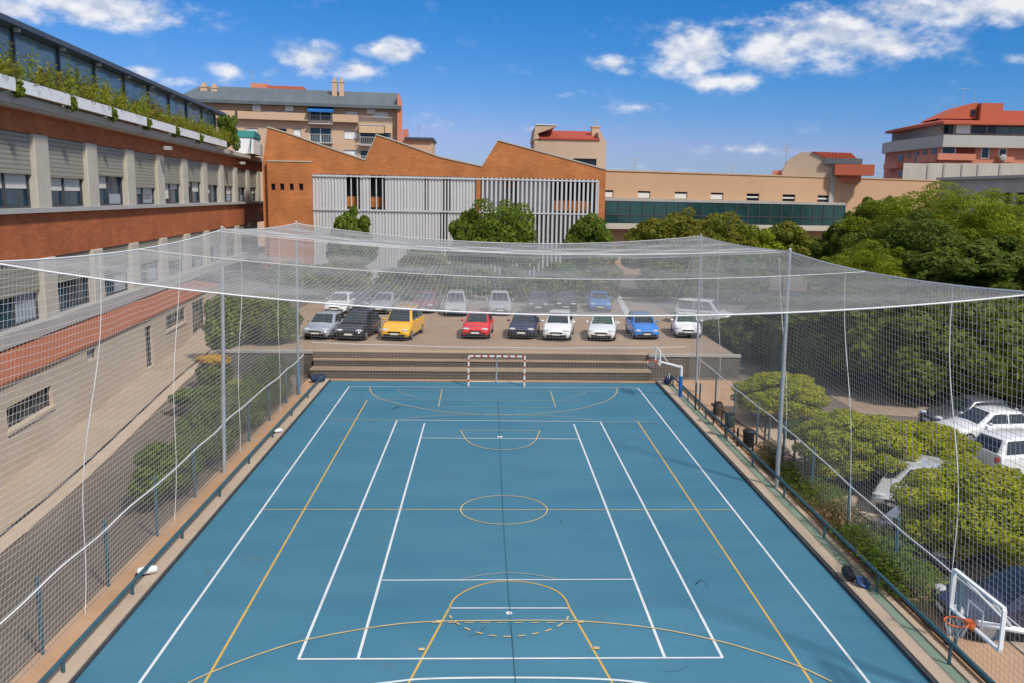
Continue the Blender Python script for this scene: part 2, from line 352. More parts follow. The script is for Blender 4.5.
tl.ribbon([at(448.6,608.8), at(569.5,608.8)], .055, zw+.004)
curve(tl, [(340,689),(391,683),(420,680),(470,678.7),(520,678.5),(570,679),(610,680.5),(640,683.5),(680,690)], .075, zw+.004)
struct(wl.build('white_side_line', m_white)); struct(tl.build('white_cross_line', m_white))
yl.ribbon([at(367,400.5), at(205,683), (at(205,683)+(at(205,683)-at(367,400.5))*.35)], .062, zy)
yl.ribbon([at(637.5,421.5), at(811.5,683), (at(811.5,683)+(at(811.5,683)-at(637.5,421.5))*.35)], .062, zy)
yl.ribbon([at(449,609), at(409,683), at(398,703)], .055, zy); yl.ribbon([at(569.7,609), at(612,683), at(623,703)], .055, zy)
curve(yl, [(449,609),(454,600),(464,592.5),(478,586.5),(492,583),(508,581.8),(524,582.6),(540,585.5),(554,590.5),(564,598),(569.7,609)], .05, zp)
struct(yl.build('yellow_side_line', m_yellow))
pl.ribbon([at(262,510.1), at(731.5,510.4)], .045, zp)
curve(pl, [(188,684),(215,672),(260,655),(304,641.5),(366,629.5),(420,623.2),(500,621.5),(580,622.2),(654,629.2),(714,641),(760,654),(800,668),(832,683)], .05, zp+.008)
c0 = at(504, 510.2); rx = (at(547,510.2)-at(460.5,510)).length/2
ry = (at(503,496.3)-at(504,525)).length/2
pl.ribbon([(c0.x+rx*math.cos(t*math.pi/24), (at(503,496.3).y+at(504,525).y)/2+ry*math.sin(t*math.pi/24)) for t in range(49)], .045, zp+.004)
curve(pl, [(370,386.8),(370.5,391),(375,396.5),(390,402),(420,408.5),(455,413.2),(500,415.3),(540,413.9),(575,410),(600,403.5),(612,398),(617,392),(616,388)], .05, zp)
curve(pl, [(540,416.3),(500,414.8),(455,415.5)], .03, zp+.004)
curve(pl, [(402,420),(430,416.8),(460,415.2)], .03, zp+.008); curve(pl, [(540,415.6),(570,418),(592,420.4)], .03, zp+.008)
line(pl, (442,389.5), (438.5,407.5), .05, zp+.004); line(pl, (550.5,391.5), (555.5,407.5), .05, zp+.004)
line(pl, (327.5,419.3), (398,420.6), .03, zp+.004); line(pl, (600,422), (660,422.3), .03, zp+.004)
for a, b in (((398,390.4),(600,392.3)), ((374,400),(580,401.5)), ((440,407),(556,408))): line(pl, a, b, .022, zp+.012)
curve(pl, [(397,389.5),(402,393.5),(418,398.5)], .025, zp+.004); curve(pl, [(587,391.5),(580,395.5),(562,400)], .025, zp+.004)
pl.ribbon([at(460.5,430.8), at(540,431.2)], .04, zp+.004)
line(pl, (460.5,431), (466,440.5), .05, zp+.008); line(pl, (540,431.2), (536,440.5), .05, zp+.008)
curve(pl, [(466,440.5),(472,444.8),(484,448.8),(500,450.6),(516,449.6),(529,446),(536,440.5)], .05, zp+.012)
# dashed lower half of the free-throw circle
dash = [(449,616.3),(453,621.5),(463,628.5),(474,633),(487,636.3),(501,637.9),(516,637.8),(530,636),(543,633.2),(556,629),(566,622),(569.5,615.5)]
P = [at(*p) for p in dash]
for a, b in zip(P, P[1:]): pl.ribbon([a+(b-a)*.14, a+(b-a)*.66], .05, zp+.016)
for i in range(9):
    a, b = at(432+i*16.3, 624), at(441+i*16.3, 624); pl.ribbon([a, b], .03, zp+.016)
for q in ((421.5,650.8),(596.5,649.5),(439,622.8),(580.5,623)): pl.ribbon([at(q[0]-3,q[1]), at(q[0]+3,q[1])], .12, zp+.020)
curve(pl, [(462,580.2),(485,576),(508,574),(532,575.6),(556,580)], .02, zp+.02)
struct(pl.build('pale_yellow_line', m_paleyel))
mk = MB()
for (px, py, w, h) in ((509,613.8,.17,.17),(499.8,437.3,.26,.26),(501,670,.0,.0)):
    if w: c = at(px, py); mk.tube([(c.x, c.y, .013), (c.x, c.y, .030)], w*.5, 12)
struct(mk.build('court_floor_cap', m_white))
# worn patches, scuffs and wheel marks of the old paint
sf = MB(); qs = random.Random(21)
for k in range(46):
    x, y = qs.uniform(-8, 9.4), 17+34*qs.random()**1.3; w, h, a = qs.uniform(.04, .5), qs.uniform(.02, .22), qs.uniform(0, 3.1)
    P_n = [(x+(w*math.cos(t)*math.cos(a)-h*math.sin(t)*math.sin(a))*qs.uniform(.6,1.2), y+(w*math.cos(t)*math.sin(a)+h*math.sin(t)*math.cos(a))*qs.uniform(.6,1.2), .0135+k*.00004) for t in [2*math.pi*i/11 for i in range(11)]]
    sf.add(P_n, [tuple(range(11))])
struct(sf.build('court_scuffs', m_scuff))
sf = MB()
for k in range(9):
    x, y, a, l_ = qs.uniform(-8, 9.4), qs.uniform(17, 42), qs.uniform(0, 3.1), qs.uniform(.15, .7)
    sf.ribbon([(x, y), (x+l_*.5*math.cos(a), y+l_*.5*math.sin(a)), (x+l_*math.cos(a+.3), y+l_*math.sin(a+.3))], qs.uniform(.012, .03), .0155)
struct(sf.build('court_scuffs', mat('dark_shoe_mark', (.03,.085,.12), .8, var=.4)))
# seam down the middle
sm = MB(); sm.ribbon([at(498,398), at(501,470), at(504.5,540), at(509,600), at(513,650), at(516,690)], .022, .030)
for q in ((183,642),(620,603)): pass
struct(sm.build('court_seam', mat('seam_tar', (.035,.115,.165), .8, var=.4, scale=.6)))

# ------------------------------------------------------------------ terrace and walls round the upper car park
tr = thing('terrace_steps', 'three long concrete spectator steps rising from the far court end to the car park', 'steps', (0, 51, 0))
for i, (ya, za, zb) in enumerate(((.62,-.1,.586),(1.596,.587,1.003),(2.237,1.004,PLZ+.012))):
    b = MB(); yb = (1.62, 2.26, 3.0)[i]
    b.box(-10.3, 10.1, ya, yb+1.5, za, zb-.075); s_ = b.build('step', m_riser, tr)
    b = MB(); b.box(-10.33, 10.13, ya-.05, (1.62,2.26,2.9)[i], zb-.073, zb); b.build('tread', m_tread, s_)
sheet('soil_verge', [(-10.3,51.02),(10.3,51.02),(10.3,51.65),(-10.3,51.65)], 0.022, m_soil)
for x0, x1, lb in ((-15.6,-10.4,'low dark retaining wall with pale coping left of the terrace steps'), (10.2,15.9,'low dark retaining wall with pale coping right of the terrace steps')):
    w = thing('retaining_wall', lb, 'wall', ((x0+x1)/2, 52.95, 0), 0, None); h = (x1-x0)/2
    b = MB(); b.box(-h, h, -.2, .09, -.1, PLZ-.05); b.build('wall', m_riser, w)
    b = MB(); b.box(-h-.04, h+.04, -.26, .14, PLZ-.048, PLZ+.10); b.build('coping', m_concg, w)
wl_ = [tuple(at(*p, z=PLZ+.02)) for p in ((609,279),(632,322))]
b = MB(); b.ribbon(wl_, .55, PLZ+.03); struct(b.build('car_park_kerb_line', m_white))

# ------------------------------------------------------------------ the protective net
def postx(side, y): return (-10.05 if side < 0 else 11.2 + (y-31.5)*.06)
PY_ = (16.2, 32.6, 48.2); ZL = (9.48, 9.45, 9.28); ZR = (9.21, 9.08, 8.92); YE = 50.9
XB = {(-1,0):-9.6,(-1,1):-10.03,(-1,2):-10.03,(1,0):11.9,(1,1):11.2,(1,2):12.2}
PYL = {(-1,0):16.2,(-1,1):33.27,(-1,2):47.0,(1,0):16.0,(1,1):31.5,(1,2):48.7}
XT = {-1: (-8.9, atY(222,228,33.27).x, atY(296,222,47).x), 1: (10.61, atY(790,249,31.5).x, atY(701,235,48.7).x)}
def botx(side, y): return -10.12 if side < 0 else interp(y, (16, 25, 35, 49), (11.5, 11.8, 12.2, 12.2))[0]
def interp(y, ys, vs):
    i = max([k for k in range(len(ys)-1) if ys[k] <= y] or [0]); t = (y-ys[i])/(ys[i+1]-ys[i]); return vs[i]+(vs[i+1]-vs[i])*t, t
def topedge(side, y):                                   # cable along one side: x and z
    ys = [PYL[(side,k)] for k in range(3)]; xs = XT[side]; zs = ZL if side < 0 else ZR
    x, t = interp(y, ys, xs); z, t = interp(y, ys, zs); t = min(1, max(0, t))
    return x, z - (.9*t*(1-t) if y < ys[1] else .45*t*(1-t))
def roofpt(s, v):                                       # s 0..1 across, v 0..1 from front to back
    yl = PYL[(-1,0)]+(PYL[(-1,2)]-PYL[(-1,0)])*v; yr = PYL[(1,0)]+(PYL[(1,2)]-PYL[(1,0)])*v
    a, za = topedge(-1, yl); b_, zb = topedge(1, yr); y = yl+(yr-yl)*s
    k = min(abs(v-q) for q in (0, .26, .53, 1.0))
    sag = (.68*(1-v/.53)+.46*v/.53) if v < .53 else (.46+(v-.53)/.47*.24)
    sag += min(.07, k*.6)-(.10 if v < .5 and k < .3 else 0)*math.sin(v/.53*math.pi)
    return Vector((a+(b_-a)*s, y, za+(zb-za)*s - sag*4*s*(1-s)))
def strands(mb, fn, nu, nv, su, sv, t):
    """twine along both directions of the surface fn(u,v); nu/nv strands, su/sv sample counts"""
    def run(pts):
        o = len(mb.v); k = len(pts); prev = None
        for i, p in enumerate(pts):
            d = (pts[min(i+1,k-1)]-pts[max(i-1,0)]).normalized()
            a = d.cross(Vector((.31,.2,.93)))
            if a.length < .2: a = d.cross(Vector((1,0,0)))
            a.normalize(); b = d.cross(a)
            for j in range(3):
                w = 2*math.pi*j/3; q = p+(a*math.cos(w)+b*math.sin(w))*t; mb.v.append((q.x,q.y,q.z))
        for i in range(k-1):
            for j in range(3): mb.f.append((o+i*3+j, o+i*3+(j+1)%3, o+(i+1)*3+(j+1)%3, o+(i+1)*3+j))
    for i in range(nu+1): run([fn(i/nu, j/sv) for j in range(sv+1)])
    for j in range(nv+1): run([fn(i/su, j/nv) for i in range(su+1)])
net = thing('protective_net', 'white mesh net hung over and around the whole blue sports court', 'net', (0, 33, 0))
net_o = Vector((0, 33, 0))
def loc(p): return p - net_o
def sidefn(side):
    y0 = PYL[(side,0)]; y1 = PYL[(side,2)]+1.8
    def f(u, v):
        y = y0+(y1-y0)*u; x, z = topedge(side, min(y, PYL[(side,2)])); zb = .12
        x += (botx(side, y)-x)*v; w = .06*math.sin(u*13+v*3)*math.sin(v*math.pi) + .025*math.sin(u*41+v*8)*math.sin(v*math.pi)
        return loc(Vector((x+w, y+.08*math.sin(v*4+u*9)*math.sin(v*math.pi), z+(zb-z)*v + .012*math.sin(u*60))))
    return f
TW = 0.0045
for sd in (-1, 1):
    mb = MB(); strands(mb, sidefn(sd), 200, 58, 110, 24, TW); mb.build('side_net', m_twine, net)
def endfn(u, v):
    a, za = topedge(-1, PYL[(-1,2)]); b_, zb = topedge(1, PYL[(1,2)])
    top = roofpt(u, 1.0); x = a+(b_-a)*u
    y = top.y + (51.2-top.y)*min(1, v*1.15)
    return loc(Vector((x+.06*math.sin(v*6+u*20)*math.sin(v*math.pi), y+.12*math.sin(u*23+v*4)*math.sin(v*math.pi), top.z+(.1-top.z)*v)))
mb = MB(); strands(mb, endfn, 118, 52, 60, 22, .0040); mb.build('end_net', m_twine, net)
mb = MB(); strands(mb, lambda u, v: loc(roofpt(u, v)+Vector((0,0,.02*math.sin(u*31)*math.sin(v*40)))), 165, 270, 44, 64, .0031); mb.build('roof_net', m_twine, net)
def rope(pts, r, name='rope'): MB().tube([loc(Vector(p)) for p in pts], r, 6).build(name, m_rope, net, smooth=True)
for v, r in ((0,.018),(.26,.009),(.53,.010),(1.0,.014)): rope([roofpt(i/30, v)+Vector((0,0,.015)) for i in range(31)], r, 'cross_rope')
for sd in (-1, 1):
    ys = [PYL[(sd,0)]+(PYL[(sd,2)]-PYL[(sd,0)])*i/40 for i in range(41)]
    rope([(topedge(sd,y)[0], y, topedge(sd,y)[1]+.015) for y in ys], .018, 'side_cable')
    f = sidefn(sd)
    # rope at fence height and hanging seam ropes
    vz = .80 if sd < 0 else .785
    rope([tuple(f(i/60, vz+.0015*math.sin(i*.7))+net_o) for i in range(61)], .019, 'fence_rope')
    for u in ((.10,.29,.49,.80,.93) if sd > 0 else (.16,.36,.60,.82)):
        rope([tuple(f(u+.005*math.sin(j*.35), j/24)+net_o) for j in range(25)], .0115, 'seam_rope')
rope([tuple(endfn(i/40, .755)+net_o) for i in range(41)], .019, 'fence_rope')
# posts
pm = {}
for (sd, k), x in XB.items():
    y = PYL[(sd,k)]; z = (ZL if sd < 0 else ZR)[k]
    lb = {(-1,0):'tall grey net post at the near left corner, just past the picture edge',(-1,1):'tall grey net post on the left side standing by the green hedge',
          (-1,2):'tall grey net post at the far left court corner with blue sleeve',(1,0):'tall grey net post at the near right corner, just past the picture edge',
          (1,1):'tall grey net post on the right side standing among the low shrubs',(1,2):'thin grey net post at the far right corner of the court'}[(sd,k)]
    p = thing('net_post', lb, 'post', (x, y, 0), 0, 'tall net posts'); tx = XT[sd][k]-x
    rr = .085 if k < 2 else .06
    MB().tube([(-tx*.01,0,-.1),(tx*.55,0,z*.55),(tx,0,z+.08)], [rr, rr*.9, rr*.7], 10).build('shaft', m_galv, p, smooth=True)
    MB().box(-.17,.17,-.17,.17,.0,.03).build('base_plate', m_galv, p)
    MB().tube([(tx,0,z+.081),(tx,0,z+.14)], [rr*.9,.02], 8).build('cap', m_galv, p)
    if (sd,k) == (-1,2): MB().tube([(0,0,.1),(0,0,1.9)], rr*1.7, 10).build('sleeve', mat('pale_blue_sleeve', (.13,.21,.30), .6), p, smooth=True)
for a, b_, lb in (((XT[1][2], PYL[(1,2)], 8.9), at(667,318,PLZ), 'white guy rope slanting from the far right net post down to the car park'),
                  ((XT[-1][2], PYL[(-1,2)], 9.2), at(324,296,PLZ), 'thin guy rope slanting from the far left net post down to the car park')):
    tag(MB().tube([Vector(a), (Vector(a)+Vector(b_))/2-Vector((0,0,.12)), Vector(b_)], .022, 5).build('guy_rope', m_rope), lb, 'rope', 'guy ropes of the net')
# short fence posts
ordn = ('nearest','second','third','fourth','fifth','sixth','seventh','eighth','ninth')
for sd in (-1, 1):
    for i in range(8):
        y = 19.6+3.62*i; x = botx(sd, y)+(-.1 if sd < 0 else .12)
        p = thing('fence_post', f'short teal fence post carrying the fence rope, {ordn[i]} from the camera on the {"left" if sd<0 else "right"} side', 'post', (x, y, 0), 0, 'short teal fence posts')
        b = MB(); b.tube([(0,0,-.05),(0,0,1.98)], .05, 8); b.build('shaft', m_teal, p, smooth=True)
        MB().tube([(0,0,1.981),(0,0,2.02)], [.06,.03], 8).build('cap', m_teal, p)
# hand rails
for sd, x, hz, lb in ((-1, XL-.33, .46, 'low teal tube rail along the left kerb of the court'), (1, XR+.80, .62, 'low teal tube rail along the right gutter of the court')):
    h = thing('handrail', lb, 'rail', (x, 30, 0))
    MB().tube([(0,-24,hz),(0,0,hz),(0,20.6,hz)], .055, 8).build('tube', m_teal, h, smooth=True)
    for i in range(12):
        y = -23+3.9*i
        if y < 20.7: MB().tube([(0,y,.1),(0,y,hz-.03)], .04, 6).build('leg', m_teal, h)
    if sd > 0: MB().tube([(.46,-24,.13),(.46,0,.13),(.52,20.6,.13)], .06, 6).build('hose', m_black, h, smooth=True)
# ------------------------------------------------------------------ building materials
m_brick = brick_mat('red_brick', (0.38, 0.105, 0.035), (0.48, 0.145, 0.048), (0.32, 0.115, 0.05), 1.0, bw=.5, rh=.16, ms=.012)
m_orange = brick_mat('orange_brick', (0.47, 0.165, 0.052), (0.55, 0.205, 0.068), (0.42, 0.16, 0.065), 1.0, bw=.6, rh=.18, ms=.010)
m_terra = stripe_mat('terracotta_tiles', (0.33, 0.115, 0.055), (0.26, 0.085, 0.04), 3.3, 0, .8, .75)
m_redtile = stripe_mat('red_roof_tiles', (0.40, 0.07, 0.035), (0.30, 0.05, 0.03), 2.2, 0, .8, .7)
m_pillar = mat('cast_stone', (0.40, 0.37, 0.31), 0.9, scale=0.7, col2=(0.52, 0.48, 0.41), fine=0.35, bump=.15)
m_sill = mat('grey_sill_stone', (0.33, 0.33, 0.32), 0.9, scale=0.8, col2=(0.43, 0.43, 0.41), fine=.3)
m_render = mat('stained_beige_render', (0.42, 0.32, 0.225), 0.95, scale=0.16, col2=(0.55, 0.47, 0.37), fine=.25, stretch=(1, 1, 1.6))
m_shutter = stripe_mat('grey_green_roller_slats', (0.30, 0.29, 0.235), (0.19, 0.18, 0.145), 4.6, 2, .75, .72)
m_whiteb = stripe_mat('cream_roller_slats', (0.62, 0.61, 0.55), (0.52, 0.51, 0.46), 5.0, 2, .7, .8)
m_pane = mat('dark_window_pane', (0.012, 0.018, 0.026), 0.10, var=.5, scale=.5, spec=.35)
m_paneb = mat('blue_window_pane', (0.02, 0.055, 0.085), 0.12, var=.5, scale=.6, spec=.3)
m_frame = mat('dark_window_frame', (0.06, 0.06, 0.065), 0.5)
m_curtain = stripe_mat('pale_curtain', (0.38, 0.42, 0.46), (0.20, 0.25, 0.30), 2.6, 0, .9, .6)
m_slate = mat('blue_grey_metal_roof', (0.085, 0.11, 0.125), 0.6, scale=.4, col2=(0.13, 0.155, 0.17), stretch=(1, .2, .2))
m_fascia = mat('dark_canopy_metal', (0.055, 0.07, 0.095), 0.45, var=.2, scale=1.2)
m_peach = mat('peach_render', (0.46, 0.285, 0.165), 0.92, scale=.12, col2=(0.53, 0.34, 0.21), fine=.15)
m_tan = mat('tan_brickwork', (0.53, 0.36, 0.24), 0.9, scale=.2, col2=(0.61, 0.43, 0.30), fine=.3)
m_salmon = mat('salmon_brickwork', (0.56, 0.20, 0.125), 0.9, scale=.2, col2=(0.62, 0.25, 0.165), fine=.3)
m_redwall = mat('deep_red_render', (0.44, 0.105, 0.055), 0.9, scale=.2, col2=(0.50, 0.13, 0.07), fine=.2)
m_greyband = mat('pale_grey_parapet', (0.40, 0.385, 0.35), 0.9, scale=.3, col2=(0.48, 0.46, 0.42), fine=.2)
m_panel = mat('concrete_fence_panel', (0.40, 0.37, 0.32), 0.95, scale=.25, col2=(0.52, 0.49, 0.43), fine=.3, stretch=(2.5, 1, .4))
m_beige = mat('beige_render', (0.42, 0.33, 0.24), 0.92, scale=.15, col2=(0.50, 0.40, 0.30), fine=.2)
m_slatw = mat('white_metal_slat', (0.58, 0.58, 0.59), 0.5, var=.06, scale=.5)
m_slatback = stripe_mat('ribbed_grey_panel', (0.56, 0.56, 0.58), (0.47, 0.47, 0.49), 2.1, 0, .6, .55)
m_teal_gl = mat('green_glass', (0.012, 0.045, 0.046), 0.08, var=.5, scale=.25, spec=.8)
m_greent = mat('teal_sheet', (0.02, 0.17, 0.155), 0.5)
m_aw = mat('blue_awning', (0.015, 0.14, 0.42), 0.8)
m_awt = mat('tan_awning', (0.60, 0.42, 0.26), 0.85)
m_screen = mat('blue_screen_glass', (0.07, 0.17, 0.24), .18, scale=1.1, col2=(.22,.38,.46), fine=.3, stretch=(1,1,.35), spec=.5)

# ------------------------------------------------------------------ left school wing
LA = R_(90+4.75)
SB = Fac('school_wing', (-20.9, 31.0), LA, 'long red brick school wing with pale pillars and roller shutters left of the court', 'building')
zl = lambda py, px=60, off=0: SB.z(px, py, off)
UE = SB.u(263, 190) ; U0 = -14.0
z_sl, z_st = zl(211.5), zl(207.2)                       # sill between the storeys
z_w1, z_ev, z_top = zl(138.5), zl(119), zl(107.5)
z_b0 = zl(255, 60); z_ls = SB.z(20, 327); z_ls0 = SB.z(20, 338)
b = MB(); b.box(U0, UE, 0, .8, z_w1, z_ev-.003); b.box(U0, UE, 0, .8, z_b0, z_sl-.003); SB.part('brick_wall', b, m_brick)
b = MB(); b.box(U0, UE, .8, 14, -.2, z_ev-.003); SB.part('core', b, m_concg)
b = MB(); b.box(U0, UE+.3, -.62, 14.2, z_ev, z_ev+.10); b.box(U0, UE+.3, -.72, 14.2, z_ev+.103, z_top-.12); SB.part('eave', b, m_pillar)
b = MB(); b.box(U0, UE, -.28, .8, z_sl, z_st); SB.part('upper_sill', b, m_sill)
b = MB(); b.box(U0, UE-2, -.35, .8, z_ls0-.15, z_ls); SB.part('lower_sill', b, m_sill)
PU = [SB.u(px+1.2, 175, -.12) for px in (42.5, 89, 126, 156.2, 182, 202.5, 220.3, 235.6, 247.2)]
stp = (PU[-1]-PU[0])/8
PU = [PU[0]+stp*i for i in range(-6, 9)]+[PU[0]+stp*9]
b_up, b_lo = (z_st+.003, z_w1-.003), (z_ls+.003, z_b0-.003)
spec = [None]*20
rr = random.Random(3)
for i, u in enumerate(PU):
    if u > UE-.3: continue
    for z0, z1 in (b_up, b_lo):
        if z0 < 8 and u > UE-4: continue
        b = MB(); b.cbox(u-.85, u+.85, -.12, .8, z0, z1, .04); SB.part('pillar', b, m_pillar)
for i in range(len(PU)-1):
    a, c = PU[i]+.85, min(PU[i+1]-.85, UE-.2)
    if c-a < 1: continue
    for up, (z0, z1) in ((1, b_up), (0, b_lo)):
        if not up and c > UE-4: continue
        h = z1-z0; f = MB()
        for uu in (a+.04, (a+c)/2, c-.04): f.box(uu-.05, uu+.05, .24, .33, z0+.1, z1)
        f.box(a, c, .24, .33, z0, z0+.1)
        fr = SB.part('window', f, m_frame)
        b = MB(); b.box(a, c, .38, .42, z0, z1); b.build('pane', m_paneb, fr)
        sh = (.55 if up else .50) + rr.choice((-.05, -.02, 0, .02, .06, .13))
        b = MB(); b.box(a+.02, c-.02, .10, .15, z1-h*sh, z1-.02); b.build('roller_shutter', m_shutter, fr)
        if up:
            zt = z1-h*sh
            k = rr.choice((0,1,2,3)); mid = (a+c)/2
            if i-6 == 0: k = 3
            for (x0, x1, dep) in {0:((a+.1,mid-.06,.22),), 1:((a+.1,mid-.06,.34),(mid+.06,c-.1,.12)), 2:((mid+.06,c-.1,.24),(a+.1,mid-.06,.12)), 3:((a+.1,mid-.06,.2),(mid+.06,c-.1,.2))}[k]:
                b = MB(); b.box(x0, x1, .345, .37, zt-h*dep*.95, zt+.02); b.build('blind', m_whiteb, fr)
            if rr.random() < .5:
                b = MB(); b.box(mid+.1, c-.15, .345, .37, z0+.1, z0+h*.2); b.build('curtain', m_curtain, fr)
        elif rr.random() < .85:
            x0, x1 = (a+.1, (a+c)/2-.06) if rr.random() < .4 else ((a+c)/2+.06, c-.1)
            b = MB(); b.box(x0, x1, .345, .37, z0+.1, z1-h*sh+.02); b.build('curtain', m_curtain, fr)
# low wing with lean-to tiled roof
zr1 = z_ls0-.2; off2 = -2.35
zr0 = SB.z(60, 356.5, off2); UL = SB.u(219, 300, off2)
b = MB(); b.prism([(off2-.10, zr0), (-.01, zr1), (-.01, zr1-.25), (off2-.10, zr0-.12)], U0, UL+.4, 'x'); SB.part('lean_to_roof', b, m_terra)
holes = []
for (x0,y0,x1,y1) in ((6,397,53,410),(87,349,97,360),(146,325.5,153,366),(166,311,186,326),(192.5,300,205,334)):
    u0, u1 = SB.u(x0, (y0+y1)/2, off2), SB.u(x1, (y0+y1)/2, off2)
    xm = (x0+x1)/2; za = SB.z(xm, y1, off2); zb = SB.z(xm, y0, off2)
    holes.append((u0, u1, za, zb))
zA = SB.z(30, 407, off2); u0, u1 = holes[0][0], holes[0][1]
holes[0] = (u0, u1, SB.z(30, 419, off2), SB.z(30, 396, off2))
holes[2] = (holes[2][0], holes[2][1], .12, holes[2][3]); holes[4] = (holes[4][0], holes[4][1], .12, min(holes[4][3], zr0-.35))
b = MB(); wall_holes(b, U0, UL, -1.1, zr0-.13, holes, y=off2, d=.3, sides=2.2); SB.part('low_wall', b, m_render)
for k, h in enumerate(holes):
    nm = 'door' if k in (2, 4) else 'low_window'
    b = MB(); b.box(h[0], h[1], off2+.22, off2+.27, h[2], h[3]); o_ = SB.part(nm, b, m_pane if k not in (1,) else m_concg)
    f = MB(); n_ = 3 if k in (0, 3) else 1
    for j in range(n_+1):
        uu = h[0]+.04+(h[1]-h[0]-.08)*j/n_; f.box(uu-.04, uu+.04, off2+.15, off2+.215, h[2], h[3])
    f.box(h[0]+.08, h[1]-.08, off2+.15, off2+.215, h[3]-.08, h[3]-.002)
    f.build('frame', m_frame, o_)
    if k in (0, 3): b = MB(); b.box(h[0]-.1, h[1]+.1, off2-.08, off2+.1, h[2]-.14, h[2]-.002); b.build('sill', m_render, o_)
# pavement along the wing
def lw(u, o): p = SB.O+SB.ex*u+SB.ey*o; return (p.x, p.y)
def fsheet(name, us, o0, o1, z, m):
    b = MB(); k = len(us)
    for u in us:
        for o in (o0, o1): q = lw(u, o); b.v.append((q[0], q[1], gz(*q)+z))
    b.f = [(2*i, 2*i+2, 2*i+3, 2*i+1) for i in range(k-1)]; return struct(b.build(name, m))
US = [-14+2.0*i for i in range(30)]
o_pv = -4.35
def atg(px, py):
    z = 0.0
    for _ in range(12): p = at(px, py, z); z = .5*z+.5*gz(p.x, p.y)
    return p
ck = []
for p_ in ((0,536),(74,474),(150,403),(218,342)):
    q_ = atg(*p_); d_ = Vector((q_.x, q_.y))-SB.O; ck.append((d_.dot(SB.ex), d_.dot(SB.ey)))
print('crack', ck)
def oc(u):                                              # distance of the drain line from the wall face
    i = max([k for k in range(3) if ck[k][0] <= u] or [0]); t = (u-ck[i][0])/(ck[i+1][0]-ck[i][0]); return ck[i][1]+(ck[i+1][1]-ck[i][1])*t
def fsheet2(name, fa, fb, z, m):
    b = MB(); us = [-14+1.2*i for i in range(48)]
    for u in us:
        for o in (fa(u), fb(u)): q = lw(u, o); b.v.append((q[0], q[1], gz(*q)+z))
    b.f = [(2*i, 2*i+2, 2*i+3, 2*i+1) for i in range(len(us)-1)]; return struct(b.build(name, m))
m_apron = mat('stained_apron', (0.30, 0.235, 0.17), .95, scale=.3, col2=(.42,.34,.26), fine=.3)
fsheet2('pavement', lambda u: off2+.02, oc, .05, m_apron); fsheet2('drain_channel', oc, lambda u: oc(u)-.13, .046, m_black); fsheet2('pavement', lambda u: oc(u)-.13, lambda u: oc(u)-.75, .05, m_conc)
# rooftop: planters, glass screen and canopy
z_pb, z_pt = zl(104.5, 60, -.75), zl(93.2, 60, -.75)
z_cb, z_ct = zl(49, 60, -.9), zl(37.8, 60, -.9)
UC = SB.u(228, 117, -.9)
gsc = MB(); 
npan = 13; UCs = [U0+(UC-1.5-U0)*i/npan for i in range(npan+1)]
for i in range(npan):
    b = MB(); b.box(UCs[i]+.05, UCs[i+1]-.05, .05, .08, z_pb-.2, z_cb+.29); SB.part('glass_screen', b, m_screen)
    b = MB(); b.box(UCs[i+1]-.09, UCs[i+1]+.09, -.06, .16, z_pb-.3, z_cb+.29); SB.part('screen_post', b, m_fascia)
    b = MB(); b.box(UCs[i+1]-.9, UCs[i+1]-.6, -.6, -.4, z_cb+.12, z_cb+.29); SB.part('flood_lamp', b, m_sill)
b = MB(); b.prism([(-.75, z_cb+.30), (-.75, z_ct), (6.5, z_ct+1.1), (6.5, z_cb+.9), (.2, z_cb+.32)], U0, UC, 'x'); SB.part('canopy', b, m_fascia)
b = MB(); b.box(U0, UC, 5.2, 5.4, z_pb-.3, z_cb+.6); SB.part('terrace_wall', b, mat('dim_teal_render', (.22,.32,.36), .8, var=.3, scale=.3))
b = MB(); p0 = UE-.2; b.tube([(p0, -.16, z_ev), (p0, -.16, 6)], .09, 8); SB.part('drainpipe', b, m_frame)
for px in (164, 240):
    u = SB.u(px, 152 if px < 200 else 166, -.5); z = z_ev-.55
    f = MB(); f.tube([(u,0,z),(u,-.8,z)], .04, 6); f.box(u-.35,u+.35,-1.0,-.6,z-.12,z+.14); SB.part('wall_lamp', f, m_sill)
# planters are things of their own
def fl(u, o, z): p = lw(u, o); return (p[0], p[1], z)
tuft_u = [SB.u(px, 100, -.75) for px in (12, 66, 107, 142, 171, 195)]
ed = [U0]+tuft_u+[SB.u(224, 146, -.75)]
ordp = ('first','second','third','fourth','fifth','sixth','seventh')
for i in range(len(ed)-1):
    a, c = ed[i]+.28, ed[i+1]-.28; lc = (a+c)/2; hl = (c-a)/2
    p = thing('planter_box', f'long white roof planter box on the brick wing, {ordp[i]} from the left of the row', 'planter', fl(lc, -.75, z_pb), LA, 'white planter boxes on the roof edge')
    b = MB(); b.box(-hl, hl, -.32, -.27, 0, z_pt-z_pb); b.box(-hl, hl, .27, .32, 0, z_pt-z_pb); b.box(-hl, -hl+.05, -.269, .269, 0, z_pt-z_pb-.002); b.box(hl-.05, hl, -.269, .269, 0, z_pt-z_pb-.002); b.build('box', m_sill if 0 else m_whitep, p)
    b = MB(); b.box(-hl+.052, hl-.052, -.268, .268, .02, z_pt-z_pb-.06); b.build('earth', m_soil, p)
